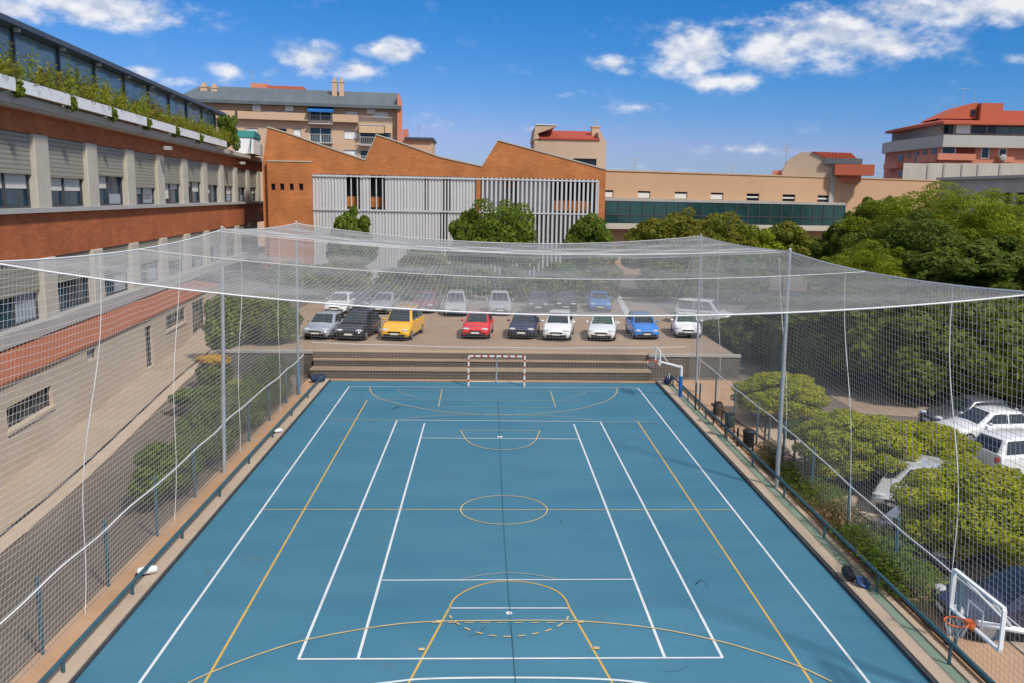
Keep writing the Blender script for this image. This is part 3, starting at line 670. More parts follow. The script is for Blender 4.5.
# air-conditioning unit with teal sheet at the end of the roof
ac = thing('roof_unit', 'white boxy roof unit under a teal sheet at the far end of the brick wing', 'air unit', fl(SB.u(249, 150, -.2), -.2, z_top), LA)
b = MB(); b.cbox(-2.4, 2.0, -.9, 1.2, .05, 1.75, .06); b.build('cabinet', m_whitep, ac)
b = MB(); b.prism([(-2.5, 1.78), (2.1, 1.78), (1.6, 2.35), (-1.9, 2.55)], -1.0, 1.3); b.build('sheet_cover', m_greent, ac)
b = MB(); b.box(2.2, 4.3, -.8, 1.0, .05, 1.35); b.build('side_unit', m_sill, ac)
b = MB(); b.tube([(-3.4,-.7,.03),(-2.5,-.7,1.7)], .06, 6); b.build('stay', m_greent, ac)

# ------------------------------------------------------------------ orange saw-tooth building
OB = Fac('sawtooth_hall', atY(435, 200, 95)[:2], 0.0, 'orange brick hall with three peaked saw-tooth roofline and white slats behind the car park', 'building')
zo = lambda px, py, off=0: OB.uz(px, py, off)
cr = [zo(*p) for p in ((262.5,166),(267.5,127.5),(289,134),(313,142.5),(340,152),(365,160.5),(376.5,135.2),(400,143),(440,157.5),(482,166.8),(498,140.8),(530,149.3),(570,160),(606,170))]
zs = (zo(312,172)[1]+zo(605,181.5)[1])/2; zs0 = -.3
poly = [(cr[0][0], zs0)]+cr+[(cr[-1][0], zs0)]
uL, uR = zo(312, 200)[0], zo(605, 200)[0]
b = MB()
top = cr
b.prism([(cr[0][0], zs0)]+[(uL+.001, zs0), (uL+.001, zs)]+[(uR-.7, zs), (uR-.7, zs0), (cr[-1][0], zs0)]+top[::-1], 0, 1.2); OB.part('brick_front', b, m_orange)
for i0, i1 in ((0,5),(5,9),(9,13)):
    g = [c for c in cr[i0:i1+1]]; b = MB(); b.prism([(g[0][0]+.02, zs-1)]+[(u, z-.06) for u, z in g]+[(g[-1][0]-.02, zs-1)], 1.201, 26); OB.part('roof_bay', b, m_orange)
b = MB()
for (u0, z0), (u1, z1) in zip(cr, cr[1:]): b.prism([(u0, z0+.004), (u1, z1+.004), (u1, z1+.14), (u0, z0+.14)], -.08, 1.3)
OB.part('coping', b, m_pillar)
t0, t1, tz = zo(268,160)[0], zo(312,160)[0], zo(290,162)[1]
hl = [(*[zo(px, 187, -.5)[0] for px in (x-2, x+2.2)], zo(x,190,-.5)[1], zo(x,183.5,-.5)[1]) for x in (273,282,291.5,301)]
b = MB(); wall_holes(b, t0, t1, zs0, tz, hl, y=-.5, d=.35, sides=.49); OB.part('stair_block', b, m_orange)
b = MB(); b.box(t0-.03, t1+.05, -.56, -.003, tz+.003, tz+.12); OB.part('ledge', b, m_pillar)
for h in hl: b = MB(); b.box(h[0], h[1], -.2, -.16, h[2], h[3]); OB.part('small_window', b, m_pane)
# behind the slats: recess with windows, orange spandrels, ribbed panels
zm = (zo(312,207.5)[1]+zo(600,216)[1])/2
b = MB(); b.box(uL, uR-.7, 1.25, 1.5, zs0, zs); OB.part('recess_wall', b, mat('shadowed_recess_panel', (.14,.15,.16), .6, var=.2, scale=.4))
for x0, x1 in ((346.5,360),(369,385),(554,592)):
    u0, u1, _, _ = OB.r(x0, 190, x1, 192, 1.2); zq = zs-(zs-zm)*.62
    f = MB(); f.box(u0, u1, 1.12, 1.24, zq, zs-.1); w_ = OB.part('window', f, m_pane)
    f = MB(); f.box(u0, u1, 1.1, 1.245, zm+.3, zq-.003); f.build('spandrel', m_orange, w_)
pk = zo(476,195)[0], zo(480.5,195)[0]
b = MB(); b.box(pk[0], pk[1], -.05, 1.2, zs0, zs-.003); OB.part('brick_pier', b, m_orange)
gaps = [OB.r(*g)[:2] for g in ((346.5,190,360,192),(369,190,385,192),(447.5,190,450.3,192),(443,190,445,192),(424.5,190,428,192))]
segs = [(uL, zo(346.5,195)[0]), (zo(360,195)[0], zo(369,195)[0]), (zo(385,195)[0], zo(424.5,195)[0]), (zo(428,195)[0], zo(443,195)[0]), (zo(450.3,195)[0], pk[0]-.05)]
for a, c in segs: b = MB(); b.box(a, c, .12, .18, zm+.08, zs-.003); OB.part('ribbed_panel', b, m_slatback)
for a, c in ((uL, zo(440,230)[0]), (zo(448,230)[0], pk[0]-.05)): b = MB(); b.box(a, c, .12, .18, zs0, zm-.08); OB.part('ribbed_panel', b, m_slatback)
for a, c in ((pk[1]+.1, zo(503,195)[0]), (zo(519,195)[0], zo(551,195)[0])): b = MB(); b.box(a, c, .32, .36, zm+.08, zs-.003); OB.part('ribbed_panel', b, m_slatback)
b = MB(); u = uL+.1; k = 0
gp = [(zo(345.5,195)[0], zo(360.5,195)[0]), (zo(368.5,195)[0], zo(385.5,195)[0])]
while u < pk[0]-.2:
    ing = any(g0 < u < g1 for g0, g1 in gp); b.box(u, u+(.11 if ing else .16), .04, .11, zm if ing and k % 2 else zs0, zs-.004) if not (ing and k % 2) else b.box(u, u+.16, .04, .11, zs0, zm-.08)
    u += .33; k += 1
OB.part('white_slats', b, m_slatw)
b = MB(); u = pk[1]+.15
while u < uR-.8: b.box(u, u+.2, -.04, .10, zs0, zs-.004); u += .47
OB.part('white_slats', b, m_slatw)
b = MB(); b.box(uL, uR-.7, -.10, -.045, zm-.07, zm+.07); b.box(uL, uR-.7, -.10, -.045, zs-.25, zs-.1); b.box(uR-.82, uR-.7, -.1, .1, zs0, zs-.26); OB.part('slat_rail', b, m_slatw)

# ------------------------------------------------------------------ long peach building with glazed gallery
PB = Fac('peach_block', atY(605, 200, 112)[:2], R_(14), 'long low peach rendered building with a dark green glazed gallery behind the trees', 'building')
u0, u1 = PB.u(590, 190), PB.u(940, 190); zt = (PB.z(620,172.5)+PB.z(900,179))/2
wz1, wz0 = PB.z(730,193), PB.z(730,200)
hl = [(PB.u(x-6.3,196), PB.u(x+6.3,196), (PB.z(x, 200.5)), PB.z(x, 193.2)) for x in (607,644,681,717,753,789,824)]
hl = [(a, c, wz0, wz1) for a, c, _, _ in hl]
b = MB(); wall_holes(b, u0, u1, -.3, zt, hl, d=.3, sides=12); PB.part('wall', b, m_peach)
b = MB(); b.box(u0-.1, u1+.1, -.12, 12.1, zt+.003, zt+.16); PB.part('roof_edge', b, m_peach)
for i, h in enumerate(hl):
    b = MB(); b.box(h[0], h[1], .24, .28, h[2], h[3]); w_ = PB.part('window', b, m_pane)
    if i < 4: b = MB(); b.box(h[0]+.05, h[1]-.05, .15, .19, h[2]+.05, h[3]-.25); b.build('blind', m_whiteb, w_)
    else: b = MB(); b.box(h[0]+.05, h[1]-.05, .15, .19, h[2]+.35, h[2]+.55); b.build('blind', m_whiteb, w_)
gz0, gz1, g2 = PB.z(730,224.5,-1.6), PB.z(730,203,-1.6), PB.z(730,230,-1.6); gu1 = PB.u(845, 214, -1.6)
b = MB(); b.box(u0, gu1, -1.6, -.003, gz1, gz1+.35); PB.part('gallery_roof', b, m_concg)
b = MB(); b.box(u0, gu1, -1.5, -.004, gz0, gz1-.003); PB.part('gallery_glass', b, m_teal_gl)
f = MB(); n_ = 22
for i in range(n_+1): uu = u0+(gu1-u0)*i/n_; f.box(uu-.05, uu+.05, -1.58, -1.503, gz0, gz1-.004)
f.box(u0, gu1, -1.585, -1.504, gz0+1.0, gz0+1.1); PB.part('gallery_frame', f, m_frame)
b = MB(); b.box(u0, gu1, -1.65, -.004, g2, gz0-.003); PB.part('gallery_base', b, m_pillar)
b = MB(); b.box(PB.u(830,180)-.1, PB.u(833,180)+.1, -.25, -.003, gz1, zt+1.3); PB.part('flue', b, m_concg)
def antenna(fac, px, py0, py1, off, arms=3, w=.7):
    u, z0 = fac.uz(px, py1, off); z1 = fac.z(px, py0, off)
    b = MB(); b.tube([(u, off, z0-1), (u, off, z1)], .05, 5)
    for k in range(arms): b.tube([(u-w*(1-.2*k), off, z1-.15-.5*k), (u+w*(1-.2*k), off, z1-.15-.5*k)], .035, 4)
    return fac.part('antenna', b, m_galv)
for px, a in ((634,158),(732,166),(677,172)): antenna(PB, px, a, 175.5, 3)
# upper house on that roof
UH = Fac('gabled_house', atY(784, 170, 122)[:2], R_(-17), 'beige house end with red tiled roof and red balcony standing over the peach block', 'building')
pl_ = [UH.uz(*p) for p in ((782,182),(782,172),(788,160),(800,152.5),(812,151.8),(823,156.5),(836,163),(836,182))]
b = MB(); b.prism(pl_, 0, 6); UH.part('gable_wall', b, m_beige)
q = [UH.uz(*p) for p in ((812,151.6),(851,153),(857,158.8),(826,158.2))]
b = MB(); b.prism(q, -.25, 8); UH.part('tile_roof', b, m_redtile)
u0_, u1_, z0_, z1_ = UH.r(824,158.6,862,164); b = MB(); b.box(u0_, u1_, -.6, 6, z0_, z1_-.004); UH.part('grey_fascia', b, m_slate)
u0_, u1_, z0_, z1_ = UH.r(836,164.5,862,182); b = MB(); b.box(u0_+.01, u1_, .6, 6, z0_, z1_-.006); UH.part('wall', b, m_salmon)
u0_, u1_, z0_, z1_ = UH.r(834,164.8,873,175.5); b = MB(); b.box(u0_, u1_, -1.6, .59, z0_, z1_); UH.part('balcony', b, m_redwall)
antenna(UH, 786, 143, 158, 4); u0_, u1_, z0_, z1_ = UH.r(773,170,783.5,182); b = MB(); b.box(u0_, u1_-.01, 1, 4, z0_, z1_); UH.part('annex', b, m_salmon)
# ------------------------------------------------------------------ white house behind the hall
WH = Fac('corner_house', atY(570, 160, 125)[:2], R_(0), 'cream house with red tiled terrace roof and chimney behind the orange hall', 'building')
u0_, u1_, z0_, z1_ = WH.r(534,140,605.5,185)
hl = [(*WH.r(573,158.5,596.5,166),)]
b = MB(); wall_holes(b, u0_, u1_, z0_-8, z1_, hl, d=.3, sides=10); WH.part('wall', b, m_beige)
h = hl[0]; b = MB(); b.box(h[0], h[1], .25, .29, h[2], h[3]); WH.part('window', b, m_pane)
q = [WH.uz(*p) for p in ((533.5,140.2),(535.5,126),(556,126.5),(537.5,133.5),(541,140.2))]
b = MB(); b.prism(q, 0, 9.9); WH.part('side_parapet', b, m_beige)
u2, u3, z2, z3 = WH.r(541,138.8,600,142.5); b = MB(); b.box(u2, u3, .3, 6, z1_+.003, z3+.15); WH.part('terrace_glazing', b, m_pane)
q0 = WH.uz(539,139)[1]; q1 = WH.uz(545,131.8)[1]
b = MB(); b.add([(u2-.3,-.2,q0),(u3,-.2,q0),(u3-.2,7,q1+.6),(u2+.2,7,q1+.6),(u2-.3,-.2,q0+.15),(u3,-.2,q0+.15),(u3-.2,7,q1+.75),(u2+.2,7,q1+.75)], ((0,3,2,1),(4,5,6,7),(0,1,5,4),(1,2,6,5),(2,3,7,6),(3,0,4,7))); WH.part('tile_roof', b, m_redtile)
q = [WH.uz(*p) for p in ((600,142),(598,132),(601,131),(605.4,139.8),(605.4,142))]; b = MB(); b.prism(q, .3, 9.9); WH.part('side_parapet', b, m_beige)
u2, u3, z2, z3 = WH.r(592,127.5,600,134, 3); b = MB(); b.box(u2, u3, 3, 4.2, z2-2, z3); b.box(u2-.1, u3+.1, 2.9, 4.3, z3+.003, z3+.2); WH.part('chimney', b, m_tan)
antenna(WH, 595.5, 119, 127, 3.5, 2, .5)
u2, u3, z2, z3 = WH.r(536,125.2,557,126.2, 1); b = MB(); b.box(u2, u3, 1, 4, z3, z3+.12); WH.part('terrace_slab', b, m_slatw)
# ------------------------------------------------------------------ apartment block at the back left
AP = Fac('apartment_block', atY(300, 150, 150)[:2], R_(6), 'tan apartment block with blue-grey metal roof and balconies behind the orange hall', 'building')
zA = lambda py, off=0: AP.z(300, py, off)
uA0, uA1 = AP.u(184, 130), AP.u(399.5, 130)
z_eave = zA(106.2)
wins = [(226,110.5,237,118,1,1),(245.5,110.5,258,118,0,1),(265,110.5,277,118.5,2,1),(281,110.5,292,118,2,1),(345,111,358,119,2,1),(372,111.5,389,119,1,1),
        (224.5,128,237,137.5,1,2),(245.5,128,258,137.5,1,2),(274,128.5,286.5,136.5,0,2),(293,128.5,301,137.5,1,2),(344,130.8,357.5,139.5,1,2),(344,150,357.5,158,1,2),(293,148.5,301,156,1,2)]
dx = AP.u(300,120)
hl = [(*AP.r(a,c,d_,e),) for a,c,d_,e,k,s in wins]+[(*AP.r(309.5,111.5,331.5,121),),(*AP.r(309.5,128,331.5,143),),(*AP.r(359.5,131,391,146),),(*AP.r(359.5,151,391,165),)]
b = MB(); wall_holes(b, uA0, uA1, z_eave-26, z_eave-.003, hl, d=.35, sides=14); AP.part('wall', b, m_tan)
for (w, h) in zip(wins, hl):
    b = MB(); b.box(h[0], h[1], .3, .34, h[2], h[3]); w_ = AP.part('window', b, m_pane)
    if w[4]: b = MB(); b.box(h[0]+.06, h[1]-.06, .18, .22, h[2]+(.1 if w[4]==1 else .7), h[3]-.05); b.build('roller_blind', m_whitep, w_)
for h in hl[len(wins):]:
    b = MB(); b.box(h[0], h[1], .3, .34, h[2], h[3]); w_ = AP.part('balcony_door', b, m_paneb)
    f = MB(); 
    for t in (.02,.5,.98): uu = h[0]+(h[1]-h[0])*t; f.box(uu-.06, uu+.06, .22, .29, h[2]+.101, h[3])
    f.box(h[0], h[1], .22, .29, h[2], h[2]+.1)
    f.build('frame', m_whitep, w_)
b = MB(); zz0, zz1 = zA(121), zA(113.5); b.box(AP.u(238.5,118), AP.u(308,118), -1.0, -.003, zz0, zz1); b.box(AP.u(333,118), AP.u(358.5,118), -1.0, -.003, zz0, zz1); b.box(AP.u(215,118), AP.u(236,118), -1.0, -.003, zz0, zz1)
AP.part('balcony_parapet', b, m_tan)
m_rail = mat('pale_balcony_rail', (.46,.42,.38), .6)
for (x0,y0,x1,y1) in ((308.5,115,332.5,123),(359,116.5,391.5,124.5),(308.5,134,332.5,142),(359,137,391.5,144),(359,156,391.5,163)):
    a, c, z0, z1 = AP.r(x0,y0,x1,y1,-1.0)
    f = MB(); f.box(a, c, -1.05, -.003, z0-.18, z0); f.box(a, c, -1.05, -.99, z1-.08, z1); n_ = int((c-a)/.28)
    for i in range(n_+1): uu = a+.03+(c-a-.06)*i/n_; f.box(uu-.025, uu+.025, -1.04, -1.0, z0, z1-.082)
    AP.part('balcony', f, m_rail)
rr_ = [AP.uz(300, y, o) for y, o in ((106.2,-1.5),(89.5,5))]
b = MB(); ze = AP.z(300,103.4,-1.6); zr = AP.z(300,89.5,6)
b.add([(uA0-.8,-1.6,ze-.35),(uA1+.3,-1.6,ze-.35),(uA1+.3,14,ze-.35),(uA0-.8,14,ze-.35),(uA0-.8,-1.6,ze+.15),(uA1+.3,-1.6,ze+.15),(uA1+.1,6,zr),(uA0+1.6,6,zr),(uA1+.1,9,zr),(uA0+1.6,9,zr),(uA1+.3,14,ze),(uA0-.8,14,ze)],
      ((0,3,2,1),(0,1,5,4),(4,5,6,7),(7,6,8,9),(9,8,10,11),(3,11,10,2),(1,2,10,8,6,5),(0,4,7,9,11,3))); AP.part('metal_roof', b, m_slate)
b = MB(); b.prism([AP.uz(*p) for p in ((397.2,108),(397.2,96),(399.6,93.5),(402,104),(402.5,160),(397.2,160))], -1.2, 13); AP.part('end_wall', b, m_salmon)
for px, y0, y1, w in ((204,87,101,2.2),(214,88,92,2.0),(334.5,82,95,1.7),(341.5,82.5,96,1.7)):
    o = 3.0; u, z0 = AP.uz(px, y1, o); z1 = AP.z(px, y0, o); hw = w*.24
    b = MB(); b.box(u-hw, u+hw, o, o+1.3, z0-1.5, z1); b.box(u-hw*1.15, u+hw*1.15, o-.1, o+1.4, z1+.003, z1+.18); b.box(u-hw*.6, u+hw*.6, o+.2, o+1.1, z1+.183, z1+.75); AP.part('chimney', b, m_tan)
u0_, u1_, z0_, z1_ = AP.r(250.5,83.2,267,95,7); b = MB(); b.box(u0_, u1_, 7, 11, z0_-2, z1_); AP.part('lift_house', b, m_salmon)
u2, u3, z2, z3 = AP.r(267,86,304,93,7.5); b = MB(); b.box(u2+.02, u3, 7.5, 11, z2-2, z3); AP.part('lift_house', b, m_redwall)
antenna(AP, 252.5, 71, 84, 8, 3, .5); antenna(AP, 268, 80, 86, 8, 2, .4)
a, c, z0, z1 = AP.r(307.5,105.8,333.5,110.8,-1.4)
b = MB(); b.add([(a,-.35,z1),(c,-.35,z1),(c,-1.9,z0),(a,-1.9,z0),(a,-1.9,z0-.25),(c,-1.9,z0-.25)], ((0,3,2,1),(3,4,5,2))); AP.part('blue_awning', b, m_aw)
for x0, x1 in ((359,384),(384.8,392)):
    a, c, z0, z1 = AP.r(x0,126,x1,133,-1.1); b = MB(); b.box(a, c, -1.16, -1.08, z0, z1); AP.part('tan_awning', b, m_awt)
for px, py in ((256.8,106.5+1.5),(289.5,108),(371,110.5)):
    u, z = AP.uz(px, py, -.2); b = MB(); b.box(u-.65, u+.65, -.5, -.004, z-.5, z+.5); AP.part('air_conditioner', b, m_whitep)
# small brown house right of it
BH = Fac('brown_house', atY(420, 150, 165)[:2], 0, 'small brown brick house top beside the apartment block', 'building')
u0_, u1_, z0_, z1_ = BH.r(402,139.5,432,175); b = MB(); b.box(u0_, u1_, 0, 10, z0_-10, z1_); BH.part('wall', b, m_tan)
u2, u3, z2, z3 = BH.r(405,137.5,433.5,140); b = MB(); b.box(u2, u3, -.6, 10.5, z2, z3); BH.part('flat_roof', b, m_fascia)
u2, u3, z2, z3 = BH.r(402.5,129,407.5,140); b = MB(); b.box(u2, u3, .6, 2.2, z2-1, z3); BH.part('chimney', b, m_salmon)
antenna(BH, 419, 124.5, 139, 3, 1, .3)
# ------------------------------------------------------------------ red apartment building on the right
RBk = Fac('red_apartment_block', atY(940, 160, 146)[:2], R_(-6), 'tall red apartment block with grey wraparound balcony on the right skyline', 'building')
X = lambda px, off=0: RBk.u(px, 150, off)
Z = lambda py, off=0: RBk.z(960, py, off)
uc = X(939.5); ur = X(1075)
FX, DY = 1.5, 16.5
def footp(o):                                           # outline grown outward by o: chamfered left flank, front
    return [(uc, -o), (ur, -o), (ur, 22), (uc-FX-o*.6, 22), (uc-FX-o*.9, DY-o*.3 if o < .3 else DY)]
def slab(name, o, z0, z1, m, par=None): b = MB(); b.prism(footp(o), z0, z1, 'z'); return RBk.part(name, b, m, par)
slab('lower_wall', 0, Z(230), Z(147)-.003, m_salmon)
slab('balcony_parapet', 1.2, Z(147,-1.2), Z(135,-1.2), m_greyband)
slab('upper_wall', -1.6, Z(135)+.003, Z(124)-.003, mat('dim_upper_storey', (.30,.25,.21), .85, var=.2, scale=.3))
slab('roof_slab', .6, Z(124,-.6), Z(121.3,-.6), m_redwall)
b = MB(); fp = [(x, y) for x, y in footp(.5)]; fq = [(x*1.0+(1.5 if x < uc+1 else 0), y+2.8) for x, y in footp(-2)]
za, zb = Z(121.3,-.6)+.003, Z(118,2)
n_ = 5; b.add([(x, y, za) for x, y in fp]+[(x, y, zb) for x, y in fq], [tuple(range(5,10))]+[(i,(i+1)%5,(i+1)%5+5,i+5) for i in range(5)]); RBk.part('tile_roof', b, m_redtile)
u0_, u1_ = X(977,3), X(999,3); z1_ = Z(102.5,3); b = MB(); b.box(u0_, u1_, 3, 12, zb-.4, z1_); RBk.part('penthouse', b, m_redwall)
q = [(RBk.u(px,110,4), RBk.z(px,py,4)) for px, py in ((938,118.5),(942,116.5),(958,108.5),(968,104),(977,102.2),(977,119))]; b = MB(); b.prism(q, 4, 12); RBk.part('curved_roof', b, m_redwall)
u0_ = X(999,5); b = MB(); b.box(u0_+.02, ur, 5, 14, zb-.4, Z(109.8,5)); RBk.part('penthouse', b, m_redwall)
u0_, u1_ = X(967.5,3.9), X(971.5,3.9); b = MB(); b.box(u0_, u1_, 3.85, 3.96, Z(116,4), Z(109.5,4)); RBk.part('window', b, m_pane)
# windows of the front
for (x0,y0,x1,y1,k) in ((942,145.5,955,153.5,1),(981.5,147.5,988.5,158,1),(999,149,1006,156,1)):
    a, c, z0, z1 = RBk.r(x0,y0,x1,y1); f = MB(); f.box(a-.1, c+.1, -.08, -.003, z0-.1, z1+.1); w_ = RBk.part('window', f, m_whitep)
    b = MB(); b.box(a+.05, c-.05, -.1, -.082, z0+.05, z1-.05); b.build('pane', m_paneb, w_)
a, c, z0, z1 = RBk.r(955.5,145.8,975,154); b = MB(); b.box(a, c, -.06, -.003, z0, z1); w_ = RBk.part('loggia_opening', b, mat('red_loggia', (.20,.06,.035), .9))
a, c, z0, z1 = RBk.r(938,153.6,976,160,-.9); b = MB(); b.box(a, c, -.9, -.07, z0, z1); RBk.part('balcony', b, m_salmon)
a, c, z0, z1 = RBk.r(998,157,1012,162.5,-.6); b = MB(); b.box(a, c, -1.3, -.003, z0, z1); RBk.part('balcony', b, m_salmon); 
b = MB(); b.sphere((a+.4, -1.5, z1-.2), (.6,.14,.6), 12, 6); RBk.part('satellite_dish', b, m_concg, smooth=True)
for x0, x1, m_ in ((944,953,m_pane),(956,970,m_whitep),(972,986,m_pane),(988,996,m_pane),(996,1010,m_teal_gl),(1010.5,1024,m_teal_gl),(1025,1045,m_pane)):
    a, c, z0, z1 = RBk.r(x0,125,x1,133.5,1.55); b = MB(); b.box(a, c, 1.5, 1.595, z0, z1); RBk.part('upper_window', b, m_)
# flank windows: placed along the slanted left side
F0, F1 = Vector((uc-FX, DY)), Vector((uc, 0)); fd = (F1-F0).normalized(); fnn = Vector((fd.y, -fd.x))
def flank(name, t0, t1, z0, z1, off, m, th=.08, par=None):
    b = MB(); P0 = F0+fd*((F1-F0).length*t0)+fnn*off; P1 = F0+fd*((F1-F0).length*t1)+fnn*off
    Q0, Q1 = P0+fnn*th, P1+fnn*th; b.prism([(P0.x,P0.y),(P1.x,P1.y),(Q1.x,Q1.y),(Q0.x,Q0.y)], z0, z1, 'z'); return RBk.part(name, b, m, par)
for t0, t1, ya, yb in ((.08,.2,150,158),(.32,.37,150,154.5),(.48,.56,149,161),(.66,.74,149,161),(.84,.95,147.5,155),(.12,.24,168,175),(.52,.62,168,175)):
    flank('window', t0, t1, Z(yb), Z(ya), .003, m_pane)
for t0, t1 in ((.05,.2),(.28,.5),(.55,.78),(.82,.97)): flank('upper_window', t0, t1, Z(133), Z(125.5), -1.55, m_pane)
flank('balcony', -.12, .22, Z(166), Z(160), .003, m_salmon, 1.2); flank('balcony', .62, 1.0, Z(162), Z(154.5), .003, m_salmon, .8)
antenna(RBk, 962.5, 88, 103, 6, 1, 1.0); antenna(RBk, 974.5, 89, 103, 5, 0); antenna(RBk, 954, 104, 112, 6, 2, .4)
# concrete panel fence in front of it
CF = Fac('panel_fence', atY(905, 170, 138)[:2], R_(-4), 'tall pale concrete panel fence standing before the red apartment block', 'fence')
n_ = 6; xs = [903, 928, 944, 962, 978, 1000, 1040]
for i in range(n_):
    a, c = CF.u(xs[i],170), CF.u(xs[i+1],170); b = MB(); b.box(a+.03, c-.03, 0, .2, CF.z(950,200), CF.z(xs[i], 163.0)); CF.part('panel', b, m_panel)
    b = MB(); b.box(c-.14, c+.14, -.12, -.003, CF.z(950,200), CF.z(xs[i], 164)); CF.part('post', b, m_concg)
# grey low building at the right edge
GB = Fac('grey_annex', atY(939, 190, 100)[:2], R_(-84), 'low grey building with square windows behind the pine trees at the right edge', 'building')
zt = GB.z(1000, 178.5); a = GB.u(939, 190); c = GB.u(1075, 190)
hl = [(GB.u(x,200), GB.u(x+10,200), GB.z(1005,210), GB.z(1005,192.5)) for x in (988,1001.5,1015,1030)]
b = MB(); wall_holes(b, a, c, -.3, zt, hl, d=.35, sides=10); GB.part('wall', b, m_panel)
for h in hl: b = MB(); b.box(h[0], h[1], .3, .34, h[2], h[3]); GB.part('window', b, m_pane)
b = MB(); b.box(a-.2, c, -.35, 10, zt+.003, zt+.3); GB.part('roof_edge', b, m_greyband)
# ------------------------------------------------------------------ foliage
def leaf_mat(name, c1, c2, scale=.5, c3=None):
    m = mat(name, c1, .62, col2=c2, scale=scale, island=.45, spec=.25)
    nt = m.node_tree; b = nt.nodes['Principled BSDF']; out = nt.nodes['Material Output']
    tr = nt.nodes.new('ShaderNodeBsdfTranslucent'); mx = nt.nodes.new('ShaderNodeMixShader'); mx.inputs[0].default_value = .42
    nt.links.new(b.inputs['Base Color'].links[0].from_socket, tr.inputs[0])
    nt.links.new(b.outputs[0], mx.inputs[1]); nt.links.new(tr.outputs[0], mx.inputs[2]); nt.links.new(mx.outputs[0], out.inputs['Surface'])
    return m
m_pine = leaf_mat('pine_needles', (0.085, 0.125, 0.010), (0.37, 0.41, 0.018), .35)
m_pined = leaf_mat('dark_pine_needles', (0.050, 0.085, 0.012), (0.19, 0.24, 0.022), .35)
m_oliv = leaf_mat('olive_leaves', (0.11, 0.125, 0.016), (0.30, 0.29, 0.028), .4)
m_lime = leaf_mat('yellow_green_leaves', (0.20, 0.225, 0.009), (0.54, 0.53, 0.016), .6)
m_hedge = leaf_mat('hedge_leaves', (0.075, 0.130, 0.016), (0.22, 0.31, 0.030), .5)
m_dry = leaf_mat('dry_shrub_leaves', (0.11, 0.095, 0.03), (0.20, 0.15, 0.05), .5)
m_gold = leaf_mat('golden_plant_leaves', (0.20, 0.12, 0.025), (0.26, 0.27, 0.03), .5)
m_bark = mat('grey_brown_bark', (0.075, 0.055, 0.04), .95, scale=2, col2=(.14,.105,.075), stretch=(3,3,.6), bump=.6)
def leaves(name, clumps, n, size, m, seed, up=.25, shell=(.72, 1.05), asp=.55):
    """n small leaf faces spread through the outer volume of many clumps"""
    g = np.random.default_rng(seed); C = np.array([c[:3] for c in clumps], float); Rr = np.array([c[3:6] for c in clumps], float)
    wgt = (Rr[:,0]*Rr[:,2]); k = g.choice(len(clumps), n, p=wgt/wgt.sum())
    d = g.normal(size=(n,3)); d[:,2] += up; d /= np.linalg.norm(d, axis=1)[:,None]
    rad = g.uniform(shell[0], shell[1], n)
    p = C[k]+d*Rr[k]*rad[:,None]
    nr = d+g.normal(size=(n,3))*.55; nr /= np.linalg.norm(nr, axis=1)[:,None]
    t = np.cross(nr, g.normal(size=(n,3))); t /= np.linalg.norm(t, axis=1)[:,None]; b = np.cross(nr, t)
    s = (size*g.uniform(.6,1.4,n))[:,None]*.5
    V = np.stack([p-t*s-b*s*asp*.5, p+t*s*.2-b*s*asp, p+t*s*1.1, p+t*s*.2+b*s*asp], 1).reshape(-1,3)
    me = bpy.data.meshes.new(name); me.vertices.add(4*n); me.loops.add(4*n); me.polygons.add(n)
    me.vertices.foreach_set('co', V.ravel()); me.loops.foreach_set('vertex_index', np.arange(4*n)); me.polygons.foreach_set('loop_start', np.arange(0,4*n,4))
    me.update(); me.validate(); me.materials.append(m); return me
def crown_clumps(r, rz, ncl, seed, fr=.36, bottom=-.55, jit=.2, inner=3):
    q = random.Random(seed); out = []
    for i in range(ncl):
        z = bottom+(1-bottom)*((i+.5)/ncl); a = i*2.39996+q.uniform(-.3,.3); w = math.sqrt(max(0,1-z*z)); k = 1-fr*.75+q.uniform(-jit,jit*.6)
        f = fr*q.uniform(.7,1.25); out.append((r*w*k*math.cos(a), r*w*k*math.sin(a), rz*z*k, r*f, r*f, rz*f*.85))
    for i in range(inner): out.append((r*q.uniform(-.3,.3), r*q.uniform(-.3,.3), rz*q.uniform(-.3,.25), r*.5, r*.5, rz*.5))
    return out
PROTO = {}
def proto(key, fn):
    if key not in PROTO: PROTO[key] = fn()
    return PROTO[key]
def obj_from(name, me, parent=None, loc=(0,0,0), scale=(1,1,1), rz=0):
    o = bpy.data.objects.new(name, me); COL.objects.link(o); o.parent = parent; o.location = loc; o.scale = scale; o.rotation_euler = (0,0,rz); return o
